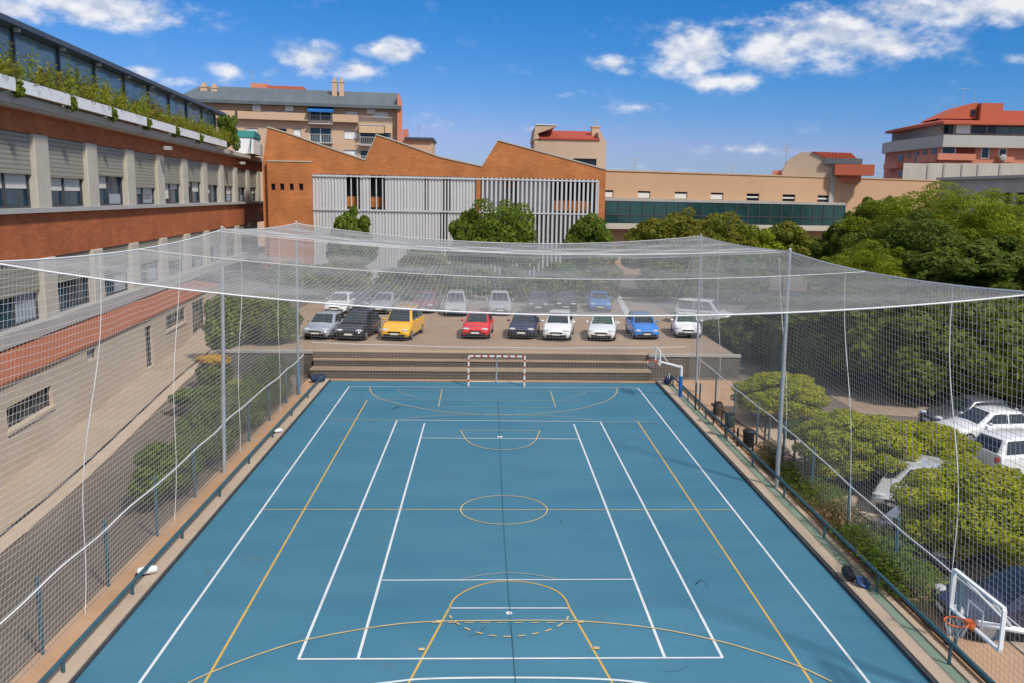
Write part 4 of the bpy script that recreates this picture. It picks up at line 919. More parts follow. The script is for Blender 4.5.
def tree(label, x, y, zb, top, rad, m, var, n=9000, cat='tree', name='tree', crown_low=.3, leaf=.30, group=None, trunk_r=.2, rdepth=None):
    """top: height above the base; rad: crown radius; crown_low: where the crown starts (fraction of height)"""
    t = thing(name, label, cat, (x, y, zb), 0, group)
    cz = top*(crown_low+1)/2; hz = top*(1-crown_low)/2
    me = proto((m.name, var, n, leaf/rad > .09), lambda: leaves('crown', crown_clumps(1, 1, 60 if m is m_lime else (88 if n > 30000 else 44)+var*3, 11+var, .24 if m is m_lime else (.175 if n > 30000 else .25), -.7 if m is m_lime else -.6, .08 if m is m_lime else .26, 5), n, leaf/rad, m, 5+var))
    obj_from('crown', me, t, (0,0,cz), (rad, rdepth or rad, hz), var*1.3)
    q = random.Random(var*7+3); b = MB(); zt = cz-hz*.2
    lean = (q.uniform(-.3,.3), q.uniform(-.3,.3))
    b.tube([(0,0,-.2),(lean[0]*.3,lean[1]*.3,zt*.5),(lean[0],lean[1],zt),(lean[0]*1.2,lean[1]*1.2,cz+hz*.4)], [trunk_r,trunk_r*.8,trunk_r*.55,trunk_r*.15], 8)
    for i in range(6):
        a = i*1.05+q.uniform(-.3,.3); s = zt*q.uniform(.55,.95)
        b.tube([(lean[0]*s/zt,lean[1]*s/zt,s),(rad*.35*math.cos(a),rad*.35*math.sin(a),s+hz*.35),(rad*.7*math.cos(a),rad*.7*math.sin(a),cz+hz*q.uniform(-.2,.3))], [trunk_r*.45,trunk_r*.28,trunk_r*.08], 6)
    b.build('trunk', m_bark, t, smooth=True); return t
def shrub(label, x, y, zb, rx, ry, h, m, var, n=4500, leaf=.16, name='shrub', group=None, cat='shrub'):
    t = thing(name, label, cat, (x, y, zb), 0, group)
    me = proto(('s', m.name, var % 4, n), lambda: leaves('foliage', crown_clumps(1, 1, 22, 31+var%4, .34, -.75, .12), n, leaf/1.6, m, 15+var%4, up=.15, shell=(.8,1.06)))
    obj_from('foliage', me, t, (0,0,h*.5), (rx, ry, h*.52), var*.9 if abs(rx-ry) < .3*rx else math.pi*(var % 2))
    b = MB(); q = random.Random(var)
    for i in range(5): a = i*1.256+q.random(); b.tube([(.08*math.cos(a),.08*math.sin(a),-.05),(rx*.3*math.cos(a),ry*.3*math.sin(a),h*.45),(rx*.5*math.cos(a),ry*.5*math.sin(a),h*.8)], [.045,.03,.012], 5)
    b.build('stem', m_bark, t); return t

def base_at(px, py, z=0.0): p = at(px, py, z); return p.x, p.y
def top_z(px, py, Y): return atY(px, py, Y).z
# big pines on the right, beyond the lower car lot
for i, (px, pyt, Y, r, cl, m, lb) in enumerate((
        (948,186,66,6.8,.42,m_pine,'broad bright green umbrella pine rising highest on the right'),
        (882,196,70,3.0,.25,m_pined,'darker pine with a ragged top left of the broad umbrella pine'),
        (1012,210,60,6.0,.35,m_pine,'bright green pine crown cut by the right picture edge'),
        (922,214,58,4.8,.22,m_pined,'dark green pine filling the gap below the broad umbrella pine'),
        (872,244,56,3.6,.35,m_pine,'smaller round yellowish pine leaning out over the net at the right'),
        (985,235,54,6.4,.12,m_pined,'dark pine behind the right end of the net roof'),
        (842,228,76,2.6,.15,m_pined,'dark slim pine between the small trees and the big pines'))):
    z = top_z(px, pyt, Y); x = atY(px, pyt, Y).x; zb = gz(x, Y)
    tree(lb, x, Y, zb, z-zb, r, m, i % 4, n=60000, leaf=.21, crown_low=cl, name='pine_tree', group='pines on the right', trunk_r=.28)
# row of olive trees between car park and glazed gallery
for i, (px, pyt, r, m, lb) in enumerate(((652,222,2.6,m_oliv,'leftmost olive tree before the glazed gallery'),(684,209,3.6,m_oliv,'tallest olive tree in the row before the glazed gallery'),
        (722,216,3.3,m_oliv,'olive tree right of the tallest one before the gallery'),(757,226,2.9,m_pine,'greener low tree in the row before the gallery'),
        (786,225,2.8,m_oliv,'olive tree at the right end of the row before the gallery'),(812,238,2.6,m_pined,'dark low tree beside the pines before the gallery'))):
    Y = 86+i*.7; x = atY(px, pyt, Y).x; z = top_z(px, pyt, Y); zb = gz(x, Y)
    tree(lb, x, Y, zb, z-zb, r*1.15, m, (i+1) % 4, n=20000, leaf=.30, crown_low=.2, group='small trees before the gallery', name='olive_tree', trunk_r=.16)
for i, (px, pyt, Y, r, lb) in enumerate(((505,199,88,3.9,'large round dark green shrub tree before the white slats'),(590,218,87,2.7,'low round green shrub tree at the right end of the slatted hall'),(350,208,89,2.3,'small thin green tree before the left white slats'),
        (468,214,89,1.9,'dark green tree half hidden by the large round one before the slats'))):
    x = atY(px, pyt, Y).x; z = top_z(px, pyt, Y)
    tree(lb, x, Y, PLZ, z-PLZ, r, m_hedge, i, n=17000, leaf=.28, crown_low=.12, group='trees before the slatted hall', name='garden_tree', trunk_r=.14)
# shrubs behind the second car row
for i, (px, pyt, r) in enumerate(((300,262,3.0),(345,258,2.6),(392,268,2.4),(425,246,2.6),(470,262,2.6),(515,268,2.4),(562,262,2.8),(600,256,2.2),(668,262,2.6),(706,258,2.8),(742,255,3.0))):
    Y = 80.5+.5*(i % 3); x = atY(px, pyt, Y).x; z = top_z(px, pyt, Y)
    shrub(f'grey-green shrub seen through the roof net behind the back car row, {("first","second","third","fourth","fifth","sixth","seventh","eighth","ninth","tenth","last")[i]} from the left', x, Y, PLZ, r, 1.8, z-PLZ, m_oliv if i % 2 else m_hedge, i, n=5000, leaf=.26, group='shrubs behind the back car row')
# dark hedge mass along the right
for i, (px, pyb, pyt, r, m) in enumerate(((735,352,318,2.6,m_pined),(765,360,300,3.2,m_pined),(805,372,296,3.6,m_pined),(845,384,292,3.8,m_pined),(890,394,292,4.0,m_pined),(935,402,296,4.0,m_pined),(975,405,300,3.8,m_pined),(1015,405,305,3.6,m_pine),(1060,405,305,3.6,m_pined))):
    x, y = base_at(px, pyb, .3); y += 1.5; x = x*(1+1.5/y); zb = gz(x, y); z = top_z(px, pyt, y)
    shrub(f'tall dark evergreen bush in the hedge beyond the right lot, {("first","second","third","fourth","fifth","sixth","seventh","eighth","last")[i]} from the left', x, y, zb, r, 2.6, z-zb, m, i, n=16000, leaf=.26, name='evergreen_bush', group='dark hedge bushes on the right')
# pruned yellow-green trees of the right lot
for i, (px, pyb, pyt, wpx, lb) in enumerate(((789,428,374,48,'round yellow-green pruned tree beside the right net post'),(868,498,413,60,'wide yellow-green pruned tree over parked cars on the right lot'),(936,488,424,52,'yellow-green pruned tree in front of the white hatchback'),
        (1002,584,470,86,'large yellow-green pruned tree nearest the near basketball hoop'))):
    p = at(px, pyb); s = (p-CAM).dot(ray(PX,PY)); r = wpx/FOC*s; x, y = p.x, p.y+r*.6
    z = top_z(px, pyt, y)
    t = tree(lb, x*(1+.6*r/p.y*.0), y, 0, z, r, m_lime, i, n=44000, leaf=.15, crown_low=.06, name='pruned_tree', group='pruned trees on the right lot', trunk_r=.13)
# left hedges
for i, (px, pyb, pyt, rx, ry, m, lb) in enumerate(((200,506,428,1.0,2.5,m_hedge,'green hedge shrub nearest the camera left of the court'),(236,466,386,1.1,3.2,m_hedge,'green hedge shrub beside the left net post'),(264,436,364,1.1,3.4,m_hedge,'green hedge shrub between the net post and the far corner'),
        (286,410,352,1.05,3.2,m_pined,'dark green hedge shrub nearest the far left corner'),(197,408,386,1.35,1.0,m_hedge,'low wide green shrub on the lane before the yellow-topped shrub'),
        (236,397,380,1.2,1.0,m_lime,'small bright green shrub behind the left net post'))):
    x, y = base_at(px, pyb); y += ry*.5 if ry > 1.5 else 0; z = top_z(px, pyt, y+ry*.3); hed = px >= 200 and pyb > 405
    if hed: x = -10.2-rx*1.0; z = (2.0, 2.25, 2.2, 2.3)[i]
    shrub(lb, x, y, 0, rx, ry, max(.8, z), m, i, n=(13000 if px > 190 and pyb > 405 else 6500), leaf=.16, group='shrubs left of the court')
for i, (px, pyt, r) in enumerate(((236,290,2.0),(262,292,2.2),(279,294,1.35))):
    Y = 56.2; x = atY(px, pyt, Y).x; z = top_z(px, pyt+4, Y)
    shrub(f'tall yellowish green hedge bush on the upper level at the left, {("leftmost","middle","rightmost")[i]} of three', x, Y, gz(x, Y), r, 2.0, z-gz(x, Y), m_hedge if i != 1 else m_oliv, i, n=6000, leaf=.22, group='hedge bushes on the upper left')
# low shrubs along the right fence and the sapling
for i, (px, py, rx, h, m) in enumerate(((750,468,.9,.8,m_dry),(800,487,1.0,1.0,m_hedge),(822,508,1.0,1.0,m_hedge),(838,532,.9,1.0,m_dry),(855,556,1.0,1.1,m_hedge),(878,580,1.2,1.2,m_hedge),(900,596,1.0,1.0,m_hedge),(772,455,.7,.6,m_dry),(906,575,.7,.6,m_hedge))):
    x, y = base_at(px, py); x = max(x, XR+1.75)
    shrub(f'low {"dry brown" if m is m_dry else "green"} shrub along the right fence strip, {("farthest but one","third","fourth","fifth","sixth","seventh","nearest","farthest","by the footpath, nearest")[i]} from the far end', x, y, 0, rx, rx*1.4, h, m, i, n=3000, leaf=.13, group='low shrubs on the right strip')
x, y = base_at(793, 468)
t = thing('sapling', 'small lollipop sapling on a thin trunk beside the right footpath', 'tree', (x, y, 0))
MB().tube([(0,0,-.1),(.02,0,.8),(0,0,1.5)], [.06,.05,.03], 7).build('trunk', m_bark, t)
obj_from('crown', leaves('crown', crown_clumps(.62,.5,14,4), 2500, .13, m_hedge, 77), t, (0,0,1.55))
# roof planting on the brick wing
g = np.random.default_rng(4); cl = []
q = random.Random(9); u = U0; UPl = SB.u(231, 150, -.75)
while u < UPl:
    for _ in range(3):
        hgt = q.uniform(.25, 1.1)*(1.7 if q.random() < .25 else 1); o = q.uniform(-1.0, -.35); p = fl(u+q.uniform(-.3,.3), o, z_pt+hgt*.45); w = q.uniform(.18,.5); cl.append((p[0], p[1], p[2], w, w, hgt*.75))
    u += .55
a = [c for i, c in enumerate(cl) if i % 5 < 4]; b_ = [c for i, c in enumerate(cl) if i % 5 >= 4]
m_roofg = leaf_mat('roof_garden_leaves', (0.13, 0.18, 0.018), (0.40, 0.40, 0.04), .5)
for cls, m_, sd, lb in ((a, m_roofg, 1, 'lush green planting growing along the roof edge of the brick wing'), (b_, m_gold, 2, 'golden brown plants mixed into the roof planting of the brick wing')):
    o = obj_from('roof_planting', leaves('roof_planting', cls, 19000 if sd == 1 else 6000, .19, m_, 50+sd, up=.3, shell=(.2,1.1), asp=.3)); tag(o, lb, 'plants', None, 'stuff')
for i, uu in enumerate(tuft_u):
    p = fl(uu, -1.0, z_pb-.15)
    t = obj_from('trailing_plant', proto('tuft', lambda: leaves('trailing_plant', crown_clumps(.55,.75,10,8), 1500, .2, m_hedge, 61)), None, (p[0],p[1],p[2]+.25), (.6,.6,.65), i)
    tag(t, f'dark green trailing plant hanging between the white planters, {ordp[i]} from the left', 'plant', 'trailing plants between the planters')
p = fl(SB.u(230,150,-.75), -.7, z_pt-1.2); t = obj_from('trailing_plant', leaves('trailing_plant', crown_clumps(1.0,2.1,16,5), 5000, .24, m_hedge, 63), None, (p[0],p[1],p[2]+2.0)); tag(t, 'tall dark green bush spilling over the far end of the white planters', 'plant')

# ------------------------------------------------------------------ cars
def paint(name, c, metal=0.0): return mat(name, c, .28, var=.04, scale=1, spec=.5, metal=metal, coat=.6)
m_tyre = mat('tyre_rubber', (.016,.016,.017), .9); m_rim = mat('alloy_rim', (.42,.43,.45), .35, metal=.7)
m_lampc = mat('clear_lamp_lens', (.55,.57,.6), .12, spec=.8); m_lampr = mat('red_lamp_lens', (.40,.015,.012), .2, spec=.7)
m_plate = mat('plate_white', (.70,.70,.66), .5); m_cglass = mat('car_glass', (.018,.026,.032), .05, var=.3, spec=.8); m_gglass = mat('greenish_car_glass', (.03,.065,.048), .06, var=.3, spec=.8)
TYPES = {  # L, W, H, hood height, belt, (y of windscreen base, roof front, roof rear, rear glass base), tail deck height
 'hatch': (4.1,1.80,1.48,.86,.95,(-.85,-.10,1.35,1.88),.98), 'sedan': (4.5,1.82,1.46,.86,.94,(-.80,-.05,1.05,1.70),1.00),
 'mpv': (4.3,1.84,1.66,.96,1.02,(-1.05,-.15,1.75,2.02),1.04), 'van': (4.4,1.86,1.84,1.02,1.08,(-1.15,-.45,2.0,2.12),1.10), 'suv': (4.5,1.90,1.70,1.02,1.08,(-.90,-.10,1.75,2.12),1.10)}
def car(label, x, y, zb, heading, kind, m_body, group='parked cars on the upper car park', glass=None, scale=1.06, plate=True):
    Lc, W, H, hh, belt, (wb, rf, rb, gb), th = TYPES[kind]; hl = Lc/2; w = W/2; glass = glass or m_cglass
    t = thing('parked_car', label, 'car', (x, y, zb), heading, group); t.scale = (scale,)*3
    st = [(-hl,.36,.60,.80),(-hl+.12,.22,.66,.93),(-hl+.55,.20,hh-.06,.985),(-hl+1.1,.20,hh,1.0),(wb,.20,belt-.01,1.0),(0,.20,belt,1.0),(1.0,.20,belt+.01,1.0),(gb,.20,th,.99),(hl-.12,.24,th-.04,.95),(hl,.36,.72,.86)]
    b = MB(); n = 12
    for (yy, z0, z1, k) in st:
        ww = w*k; m_ = z0+(z1-z0)*.55
        b.v += [(0,yy,z0),(ww*.8,yy,z0),(ww*.97,yy,z0+.1),(ww,yy,m_),(ww*.975,yy,z1-.10),(ww*.86,yy,z1),(0,yy,z1+.035),(-ww*.86,yy,z1),(-ww*.975,yy,z1-.10),(-ww,yy,m_),(-ww*.97,yy,z0+.1),(-ww*.8,yy,z0)]
    for i in range(len(st)-1):
        for j in range(n): b.f.append((i*n+j, i*n+(j+1)%n, (i+1)*n+(j+1)%n, (i+1)*n+j))
    b.f.append(tuple(range(n-1,-1,-1))); k0 = (len(st)-1)*n; b.f.append(tuple(k0+j for j in range(n)))
    body = b.build('body', m_body, t, smooth=True, bevel=.06)
    c = MB(); q0 = belt-.05; bw, tw = w*.90, w*.70
    ring = [(wb, q0, bw),(rf, H-.03, tw),((rf+rb)/2, H, tw*1.02),(rb, H-.05, tw*.98),(gb, th-.06, bw*.97)]
    for (yy, z, ww) in ring: c.v += [(-ww,yy,z),(ww,yy,z)]
    c.v += [(-bw,(rf+rb)/2,q0),(bw,(rf+rb)/2,q0),(-bw,rb,q0),(bw,rb,q0),(-bw,rf,q0),(bw,rf,q0)]
    c.f = [(0,1,3,2),(2,3,5,4),(4,5,7,6),(6,7,9,8),(0,2,14),(14,2,4,10),(10,4,6,12),(12,6,8),(1,15,3),(15,11,5,3),(11,13,7,5),(13,9,7)]
    cb_ = c.build('cabin', m_body, t, bevel=.11); cb_.modifiers['bevel'].segments = 3; cb_.data.shade_smooth()
    def panel(name, quad, sx, sy, m_, off=.012, par=t):
        A, B, C_, D = [Vector(v) for v in quad]; nn = (B-A).cross(D-A).normalized()*off
        def P(u, v): return (A*(1-u)+B*u)*(1-v)+(D*(1-u)+C_*u)*v+nn
        b = MB(); b.quad(P(sx,sy), P(1-sx,sy), P(1-sx,1-sy), P(sx,1-sy)); return b.build(name, m_, par)
    V = c.v
    panel('windscreen', (V[0],V[1],V[3],V[2]), .07, .08, glass, .022)
    panel('rear_window', (V[9],V[8],V[6],V[7]), .10, .12, m_cglass, .022)
    for sg in (1, -1):
        o = 1 if sg > 0 else 0
        f0 = Vector((sg*bw, wb+.30, q0+.10)); 
        def sp(yy, z): k = (z-q0)/(H-.03-q0); return (sg*(bw+(tw-bw)*k)+sg*.016, yy, z)
        zt, zb_ = H-.12, belt+.03; rfy, rby = rf+.10, rb-.04
        fy = wb+(rf-wb)*.32+.12
        b = MB(); mid = (rf+rb)/2-.05
        pa = [sp(fy,zb_), sp(mid,zb_), sp(mid,zt), sp(rfy,zt)]; pb = [sp(mid+.07,zb_), sp(gb-.28,zb_), sp(rby,zt), sp(mid+.07,zt)]
        if sg < 0: pa.reverse(); pb.reverse()
        b.quad(*pa); b.quad(*pb); b.build('side_window', m_cglass, t)
        for yy in (-hl+.78, hl-.80):
            wh = MB(); xo = sg*w*.985; wh.tube([(xo-sg*.2,yy,.32),(xo-sg*.03,yy,.32),(xo+sg*.012,yy,.32)], [.325,.325,.29], 16); wo = wh.build('wheel', m_tyre, t)
            rm = MB(); rm.tube([(xo,yy,.32),(xo+sg*.026,yy,.32)], [.215,.19], 12); rm.build('rim', m_rim, wo)
        b = MB(); b.sphere((sg*(w+.10), wb+.42, belt+.07), (.10,.07,.075), 8, 5); b.build('door_mirror', m_body, t)
        b = MB(); b.sphere((sg*w*.66, -hl+.19, .67), (.24,.16,.085), 10, 5); b.build('headlight', m_lampc, t)
        b = MB(); b.sphere((sg*w*.78, hl-.10, th-.22), (.13,.09,.16), 8, 5); b.build('taillight', m_lampr, t)
    b = MB(); b.box(-w*.42, w*.42, -hl-.012, -hl+.1, .50, .60); b.box(-w*.70, w*.70, -hl-.01, -hl+.1, .24, .43); b.build('grille', m_black, t)
    if plate:
        b = MB(); b.box(-.26, .26, -hl-.03, -hl-.013, .40, .50); b.build('licence_plate', m_plate, t)
        b = MB(); b.box(-.26, .26, hl+.001, hl+.02, .56, .67); b.build('licence_plate', m_plate, t)
    b = MB(); b.box(-w*.86, w*.86, -hl+.25, hl-.25, .13, .24); b.build('underside', m_black, t)
    return t
P_ = dict(silver=paint('silver_paint',(.36,.40,.44),.25), black=paint('black_paint',(.018,.019,.026)), yellow=paint('yellow_paint',(.78,.42,.015)), red=paint('red_paint',(.62,.018,.012)),
          navy=paint('navy_paint',(.02,.024,.06)), white=paint('white_car_paint',(.74,.75,.77)), blue=paint('bright_blue_paint',(.035,.20,.62)), maroon=paint('maroon_paint',(.20,.035,.04)), lsilver=paint('pale_silver_paint',(.52,.53,.55),.15), dkgrey=paint('dark_grey_paint',(.05,.055,.065)))
def park(label, px, py, kind, col, head=0.0, z=PLZ, dz=2.15, **k):
    p = at(px, py, z); d = Vector((-math.sin(head), math.cos(head))); car(label, p.x+d.x*dz, p.y+d.y*dz, z+.008, head, kind, P_[col], **k)
h0 = R_(-9)
park('silver hatchback at the left end of the front car row', 315, 340.5, 'hatch', 'silver', h0)
park('black hatchback with bright headlights between the silver car and the yellow van', 349, 341.5, 'mpv', 'black', h0)
park('bright yellow van in the front car row', 395, 341, 'van', 'yellow', h0, scale=1.08)
park('bright red hatchback parked behind the goal in the front row', 475, 340, 'hatch', 'red', R_(-5))
park('dark navy hatchback between the red car and the white people carrier', 521, 340, 'hatch', 'navy', R_(-8))
park('white people carrier with dark windscreen right of the navy car', 556, 341.5, 'mpv', 'white', h0)
park('white saloon with greenish windscreen right of the white people carrier', 601, 341.5, 'sedan', 'white', R_(-10), glass=m_gglass)
park('bright blue small car at the foot of the blue hoop post', 647, 340.5, 'suv', 'blue', R_(0), scale=.95)
park('white car with green windscreen just behind the thin far right net post', 688, 339, 'hatch', 'white', R_(-8), glass=m_gglass)
park('white hatchback at the left end of the back car row', 334, 315, 'hatch', 'white', R_(-6))
park('small dark car low behind the black hatchback in the back row', 358, 312, 'hatch', 'black', R_(-6))
park('grey-blue saloon above the yellow van in the back row', 379, 314.5, 'sedan', 'silver', R_(-6))
park('dark maroon hatchback in the back row', 422, 314, 'hatch', 'maroon', R_(-6))
park('pale silver van in the back row above the red car', 455, 317, 'van', 'lsilver', R_(0), scale=1.0)
park('pale silver hatchback in the back row above the navy car', 500, 316, 'mpv', 'lsilver', R_(0))
park('dark grey car in the back row above the white people carrier', 538, 313, 'hatch', 'dkgrey', R_(-4))
park('black car at the right side of the dark grey one in the back row', 566, 312.5, 'hatch', 'black', R_(-4))
park('blue car at the right end of the back row', 600, 312.5, 'sedan', 'blue', R_(-4))
park('white small van half hidden beside the dark hedge on the right', 718, 325, 'van', 'white', R_(60), z=PLZ, dz=1.0)
G2 = 'cars on the right lot'
park('white hatchback seen side-on beyond the yellow-green trees', 982, 441, 'hatch', 'white', R_(-84), z=0, dz=0, group=G2)
park('silver car parked beside the white hatchback at the right edge', 1038, 436, 'sedan', 'lsilver', R_(-78), z=0, dz=0, group=G2)
park('dark car whose roof shows behind the white hatchback', 966, 428, 'hatch', 'dkgrey', R_(-84), z=0, dz=0, group=G2)
park('white estate car with red tail lamps at the right edge', 1026, 474, 'suv', 'white', R_(102), z=0, dz=0, group=G2)
park('pale blue-white car whose nose peeks out left of the nearest pruned tree', 893, 522, 'hatch', 'lsilver', R_(-38), z=0, dz=2.5, group=G2)
park('white car nosing out from under the nearest pruned tree', 917, 540, 'hatch', 'white', R_(-52), z=0, dz=1.2, group=G2)
park('small navy car in front of the white one under the nearest pruned tree', 928, 562, 'hatch', 'navy', R_(-45), z=0, dz=1.0, group=G2)
park('dark car parked in shadow under the wide pruned tree', 834, 484, 'hatch', 'black', R_(-48), z=0, dz=1.3, group=G2)
park('silver car glimpsed between two pruned trees', 946, 506, 'hatch', 'lsilver', R_(70), z=0, dz=0, group=G2)
park('dark blue car standing behind the near basketball backboard', 1026, 630, 'hatch', 'navy', R_(-100), z=0, dz=0, group=G2)

# ------------------------------------------------------------------ goal, hoops and small things
m_goal = stripe_mat('red_white_goal_tube', (.74,.74,.74), (.50,.06,.04), 2.5, 2, .4, .68); m_goalx = stripe_mat('red_white_goal_bar', (.74,.74,.74), (.50,.06,.04), 2.5, 0, .4, .68)
ga, gb_ = at(468.5,386.2), at(524.3,386.5); gw = gb_.x-ga.x; zt = top_z(496,355.5,ga.y)
gl = thing('handball_goal', 'red and white handball goal at the far end of the court', 'goal', (ga.x, ga.y, 0))
for xx in (0, gw): MB().box(xx-.045, xx+.045, -.045, .045, .01, zt-.09).build('post', m_goal, gl)
MB().box(-.045, gw+.045, -.045, .045, zt-.088, zt).build('crossbar', m_goalx, gl)
bk = MB(); bk.tube([(0,.05,zt-.12),(0,.55,zt-.15),(0,.98,.06),(gw,.98,.06),(gw,.55,zt-.15),(gw,.05,zt-.12)], .022, 6); bk.tube([(0,.05,.05),(0,.98,.06)], .022, 6); bk.tube([(gw,.05,.05),(gw,.98,.06)], .022, 6); bk.build('back_frame', m_whitep, gl)
MB().tube([(gw/2,.04,zt-.05),(gw/2,.98,.07)], .035, 8).build('centre_stay', m_whitep, gl)
m_bboard = glass_mat('clear_backboard', (.55,.58,.60), .16, .1); m_rimc = mat('orange_rim', (.72,.15,.03), .45)
def hoop(label, x, y, zb, zbot, wd, ht, reach, full=True):
    """board faces the court (-x); origin under the middle of the board"""
    t = thing('basketball_hoop', label, 'hoop', (x, y, 0), 0, 'side basketball hoops')
    z0, z1 = zbot, zbot+ht; h = wd/2; fr = .024
    b = MB(); b.box(0,.02,-h+fr,h-fr,z0+fr,z1-fr); bd = b.build('backboard', m_bboard, t)
    b = MB(); b.box(-.03,.05,-h,h,z1-fr,z1+fr); b.box(-.03,.05,-h,h,z0-fr,z0+fr); b.box(-.03,.05,-h-fr,-h+fr,z0+fr+.001,z1-fr-.001); b.box(-.03,.05,h-fr,h+fr,z0+fr+.001,z1-fr-.001); b.build('frame', m_whitep, bd)
    b = MB(); i0, i1 = z0+.13, z0+.13+ht*.42; k = wd*.16
    b.box(-.015,-.003,-k,k,i1-.04,i1); b.box(-.015,-.003,-k,-k+.04,i0,i1-.041); b.box(-.015,-.003,k-.04,k,i0,i1-.041); b.build('target_square', m_white, bd)
    r = .225; zr = z0+.14; cx = -.15-r
    pts = [(cx+r*math.cos(a*math.pi/12), r*math.sin(a*math.pi/12), zr) for a in range(25)]
    rm = MB().tube(pts, .016, 6, False).build('rim', m_rimc, t); b = MB(); b.box(-.17,-.031,-.10,.10,zr-.09,zr+.02); b.tube([(-.16,0,zr-.02),(-.02,0,zr-.2)], .03, 6); b.build('bracket', m_rimc, rm)
    nb = MB()
    for a in range(12):
        a0 = a*math.pi/6
        for sg in (-1, 1):
            pp = [(cx+(r-.09*v)*math.cos(a0+sg*v*.55), (r-.09*v)*math.sin(a0+sg*v*.55), zr-.3*v) for v in (0,.35,.7,1)]; nb.tube(pp, .004, 4)
    nb.build('rim_net', m_rope, t)
    b = MB(); b.tube([(.05,0,z0+.12),(reach*.75,0,z0-.12),(reach,0,z0-.22)], .065, 8); b.build('arm', m_whitep, t, smooth=True)
    b = MB(); b.tube([(.05,-h*.55,z1-.08),(reach*.45,0,z0+.02)], .025, 6); b.tube([(.05,h*.55,z1-.08),(reach*.45,0,z0+.02)], .025, 6); b.build('brace', m_whitep, t)
    b = MB(); b.tube([(reach,0,0),(reach,0,(z0-.22)*.72)], .10, 10); b.build('post', m_bluep, t, smooth=True)
    b = MB(); b.tube([(reach,0,(z0-.22)*.72),(reach,0,z0-.20),(reach-.08,0,z0-.13)], .08, 10); b.build('post_top', m_whitep, t, smooth=True)
pn, pf_ = at(998.5,653.4,2.35), at(951.1,610,2.35)
xh = (pn.x+pf_.x)/2; hoop('near basketball hoop with clear white framed backboard and orange rim at the right', xh, (pn.y+pf_.y)/2, 0, 2.40, pf_.y-pn.y, .86, 1.75)
q = at(680, 398); hoop('far basketball hoop on a blue post with a white arm at the back right corner', q.x-1.35, q.y, 0, 1.95, 1.3, .8, 1.35)
# bins, chair-like frames and poles on the right verge
def litter(label, px, py, m_, r=.26):
    x, y = base_at(px, py); t = thing('litter_bin', label, 'bin', (x, y, 0), 0, 'litter bins on two legs')
    for sx in (-1, 1): MB().tube([(sx*.2,0,0),(sx*.2,0,1.15)], .035, 6).build('leg', m_black, t)
    b = MB(); b.tube([(0,0,.62),(0,0,.66),(0,0,1.18),(0,0,1.22)], [r*.75,r*.85,r,r*.96], 12); b.build('bucket', m_, t, smooth=True)
    b = MB(); b.tube([(0,0,1.221),(0,0,1.26)], [r*1.06,r*.7], 12); b.build('rim', m_black, t)
m_grn = mat('grey_green_paint', (.06,.09,.085), .5, var=.2); m_br = mat('brown_paint', (.10,.075,.06), .6, var=.2)
litter('brown litter bin on two legs on the orange strip right of the court', 717, 427, m_br, .2); litter('grey-green litter bin on two thick legs nearer than the brown one', 729, 440, m_grn, .25)
x, y = base_at(748, 447); t = thing('rubbish_bin', 'black plastic rubbish bin with a domed lid standing on the right verge', 'bin', (x, y, 0))
MB().tube([(0,0,0),(0,0,.05),(0,0,.72)], [.20,.23,.27], 12).build('body', m_black, t, smooth=True); MB().sphere((0,0,.73), (.285,.285,.12), 12, 6).build('lid', m_black, t)
for i, (px, py, h, m_, lb) in enumerate(((695,411,1.5,m_teal,'teal double pole stub at the far end of the right verge'),(699,412,1.5,m_teal,'second teal pole stub at the far end of the right verge'),(737,449,.95,m_black,'thin dark stake just before the black rubbish bin'),(764,449,1.35,m_black,'dark pole left of the right net post, left of a pair'),(768,449,1.4,m_grn,'grey-green pole left of the right net post, right of a pair'),(804,480,1.5,m_teal,'teal pole beside the footpath right of the sapling'),(752,456,.8,m_black,'short dark stake right of the black rubbish bin'),(892,552,1.1,m_black,'short dark pole beside the footpath in front of the white car'))):
    x, y = base_at(px, py); p = thing('pole', lb, 'pole', (x, y, 0), 0, 'poles on the right verge'); MB().tube([(0,0,-.05),(0,0,h)], .045, 7).build('shaft', m_, p); MB().tube([(0,0,h+.001),(0,0,h+.03)], [.055,.02], 7).build('cap', m_, p)
a, c = at(712,404,.55), at(780,450,.35)
tag(MB().tube([a, (a+c)/2+Vector((0,0,.02)), c], .07, 7).build('log_rail', m_bark), 'dark low wooden rail slanting along the right verge behind the bins', 'rail')
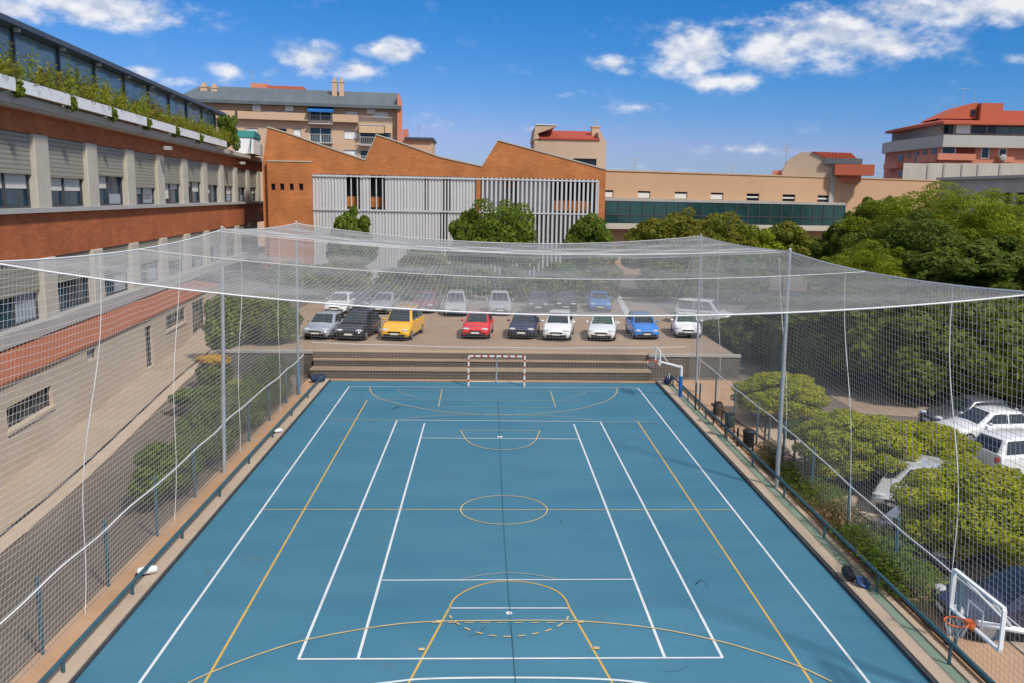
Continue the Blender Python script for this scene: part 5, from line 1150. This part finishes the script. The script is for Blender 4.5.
# things lying along the kerbs
def lamp(label, px, py, rz, s=1.0):
    x, y = base_at(px, py, .12); t = thing('floodlight', label, 'lamp', (x, y, .14), rz, None); t.scale = (s,)*3
    b = MB(); b.tube([(-.36,0,.16),(-.3,0,.16),(.1,0,.18),(.34,0,.15),(.38,0,.15)], [.06,.13,.17,.12,.05], 12); b.build('housing', m_whitep, t, smooth=True)
    b = MB(); b.tube([(-.30,-.20,.0),(-.36,-.05,.12)], .05, 6); b.build('bracket', m_black, t); b = MB(); b.box(-.14,.12,-.10,.10,0,.04); b.build('foot', m_black, t)
lamp('white and black floodlight lying on the left kerb near the camera', 147, 575, R_(25), .75); lamp('small white lamp lying on the left kerb beside the hedge', 278, 433, R_(35), .55)
def bag(label, px, py, m_, s=1.0, strap=m_black, rz=.4):
    x, y = base_at(px, py, .12); t = thing('sports_bag', label, 'bag', (x, y, .137), rz, 'bags on the kerbs'); t.scale = (s,)*3
    b = MB(); b.tube([(-.42,0,.19),(-.38,0,.2),(0,0,.23),(.38,0,.2),(.42,0,.19)], [.09,.18,.21,.18,.09], 12); b.build('body', m_, t, smooth=True)
    MB().tube([(-.25,-.12,.36),(-.1,-.05,.52),(.1,-.05,.52),(.25,-.12,.36)], .02, 6).build('strap', strap, t)
    MB().box(-.36,.36,-.012,.012,.412,.425).build('zip', strap, t)
bag('dark blue bag on the far left corner of the kerb', 318, 382, m_dkblue, 1.0); bag('dark blue and white bag at the far right corner of the court', 668, 384, m_dkblue, 1.1, m_whitep, 1.2)
bag('small black bag on the right gutter rail', 848, 579, m_black, .72, m_black, 1.5)
m_dkblue2 = mat('navy_vinyl', (.02,.06,.17), .5, var=.2)
x, y = base_at(862, 586, .12); t = thing('hoop_cover', 'round blue ring cushion lying on the right gutter beside the black bag', 'ring', (x, y, .2)); t.rotation_euler = (.4,.3,0)
MB().tube([(.17*math.cos(a*math.pi/8), .17*math.sin(a*math.pi/8), .04) for a in range(17)], .05, 8, False).build('ring', m_dkblue2, t, smooth=True); MB().tube([(0,0,.03),(0,0,.05)], .13, 12).build('centre', m_dkblue, t)
# shrub on the left lane, upper part of the crown coloured golden yellow
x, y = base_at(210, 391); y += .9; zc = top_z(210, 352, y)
t = thing('yellow_topped_shrub', 'dark green shrub with a golden yellow top on the left lane', 'shrub', (x, y, gz(x, y)))
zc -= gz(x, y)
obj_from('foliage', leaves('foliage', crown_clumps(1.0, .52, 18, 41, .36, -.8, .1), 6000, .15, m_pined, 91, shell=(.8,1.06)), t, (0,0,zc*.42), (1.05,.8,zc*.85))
obj_from('golden_top', leaves('golden_top', crown_clumps(.92, .26, 16, 42, .36, -.9, .08), 5200, .13, leaf_mat('golden_top_leaves', (.42,.24,.012), (.80,.52,.02), .8), 92, shell=(.7,1.06)), t, (0,0,zc*.80), (1.1,.85,zc*.55))
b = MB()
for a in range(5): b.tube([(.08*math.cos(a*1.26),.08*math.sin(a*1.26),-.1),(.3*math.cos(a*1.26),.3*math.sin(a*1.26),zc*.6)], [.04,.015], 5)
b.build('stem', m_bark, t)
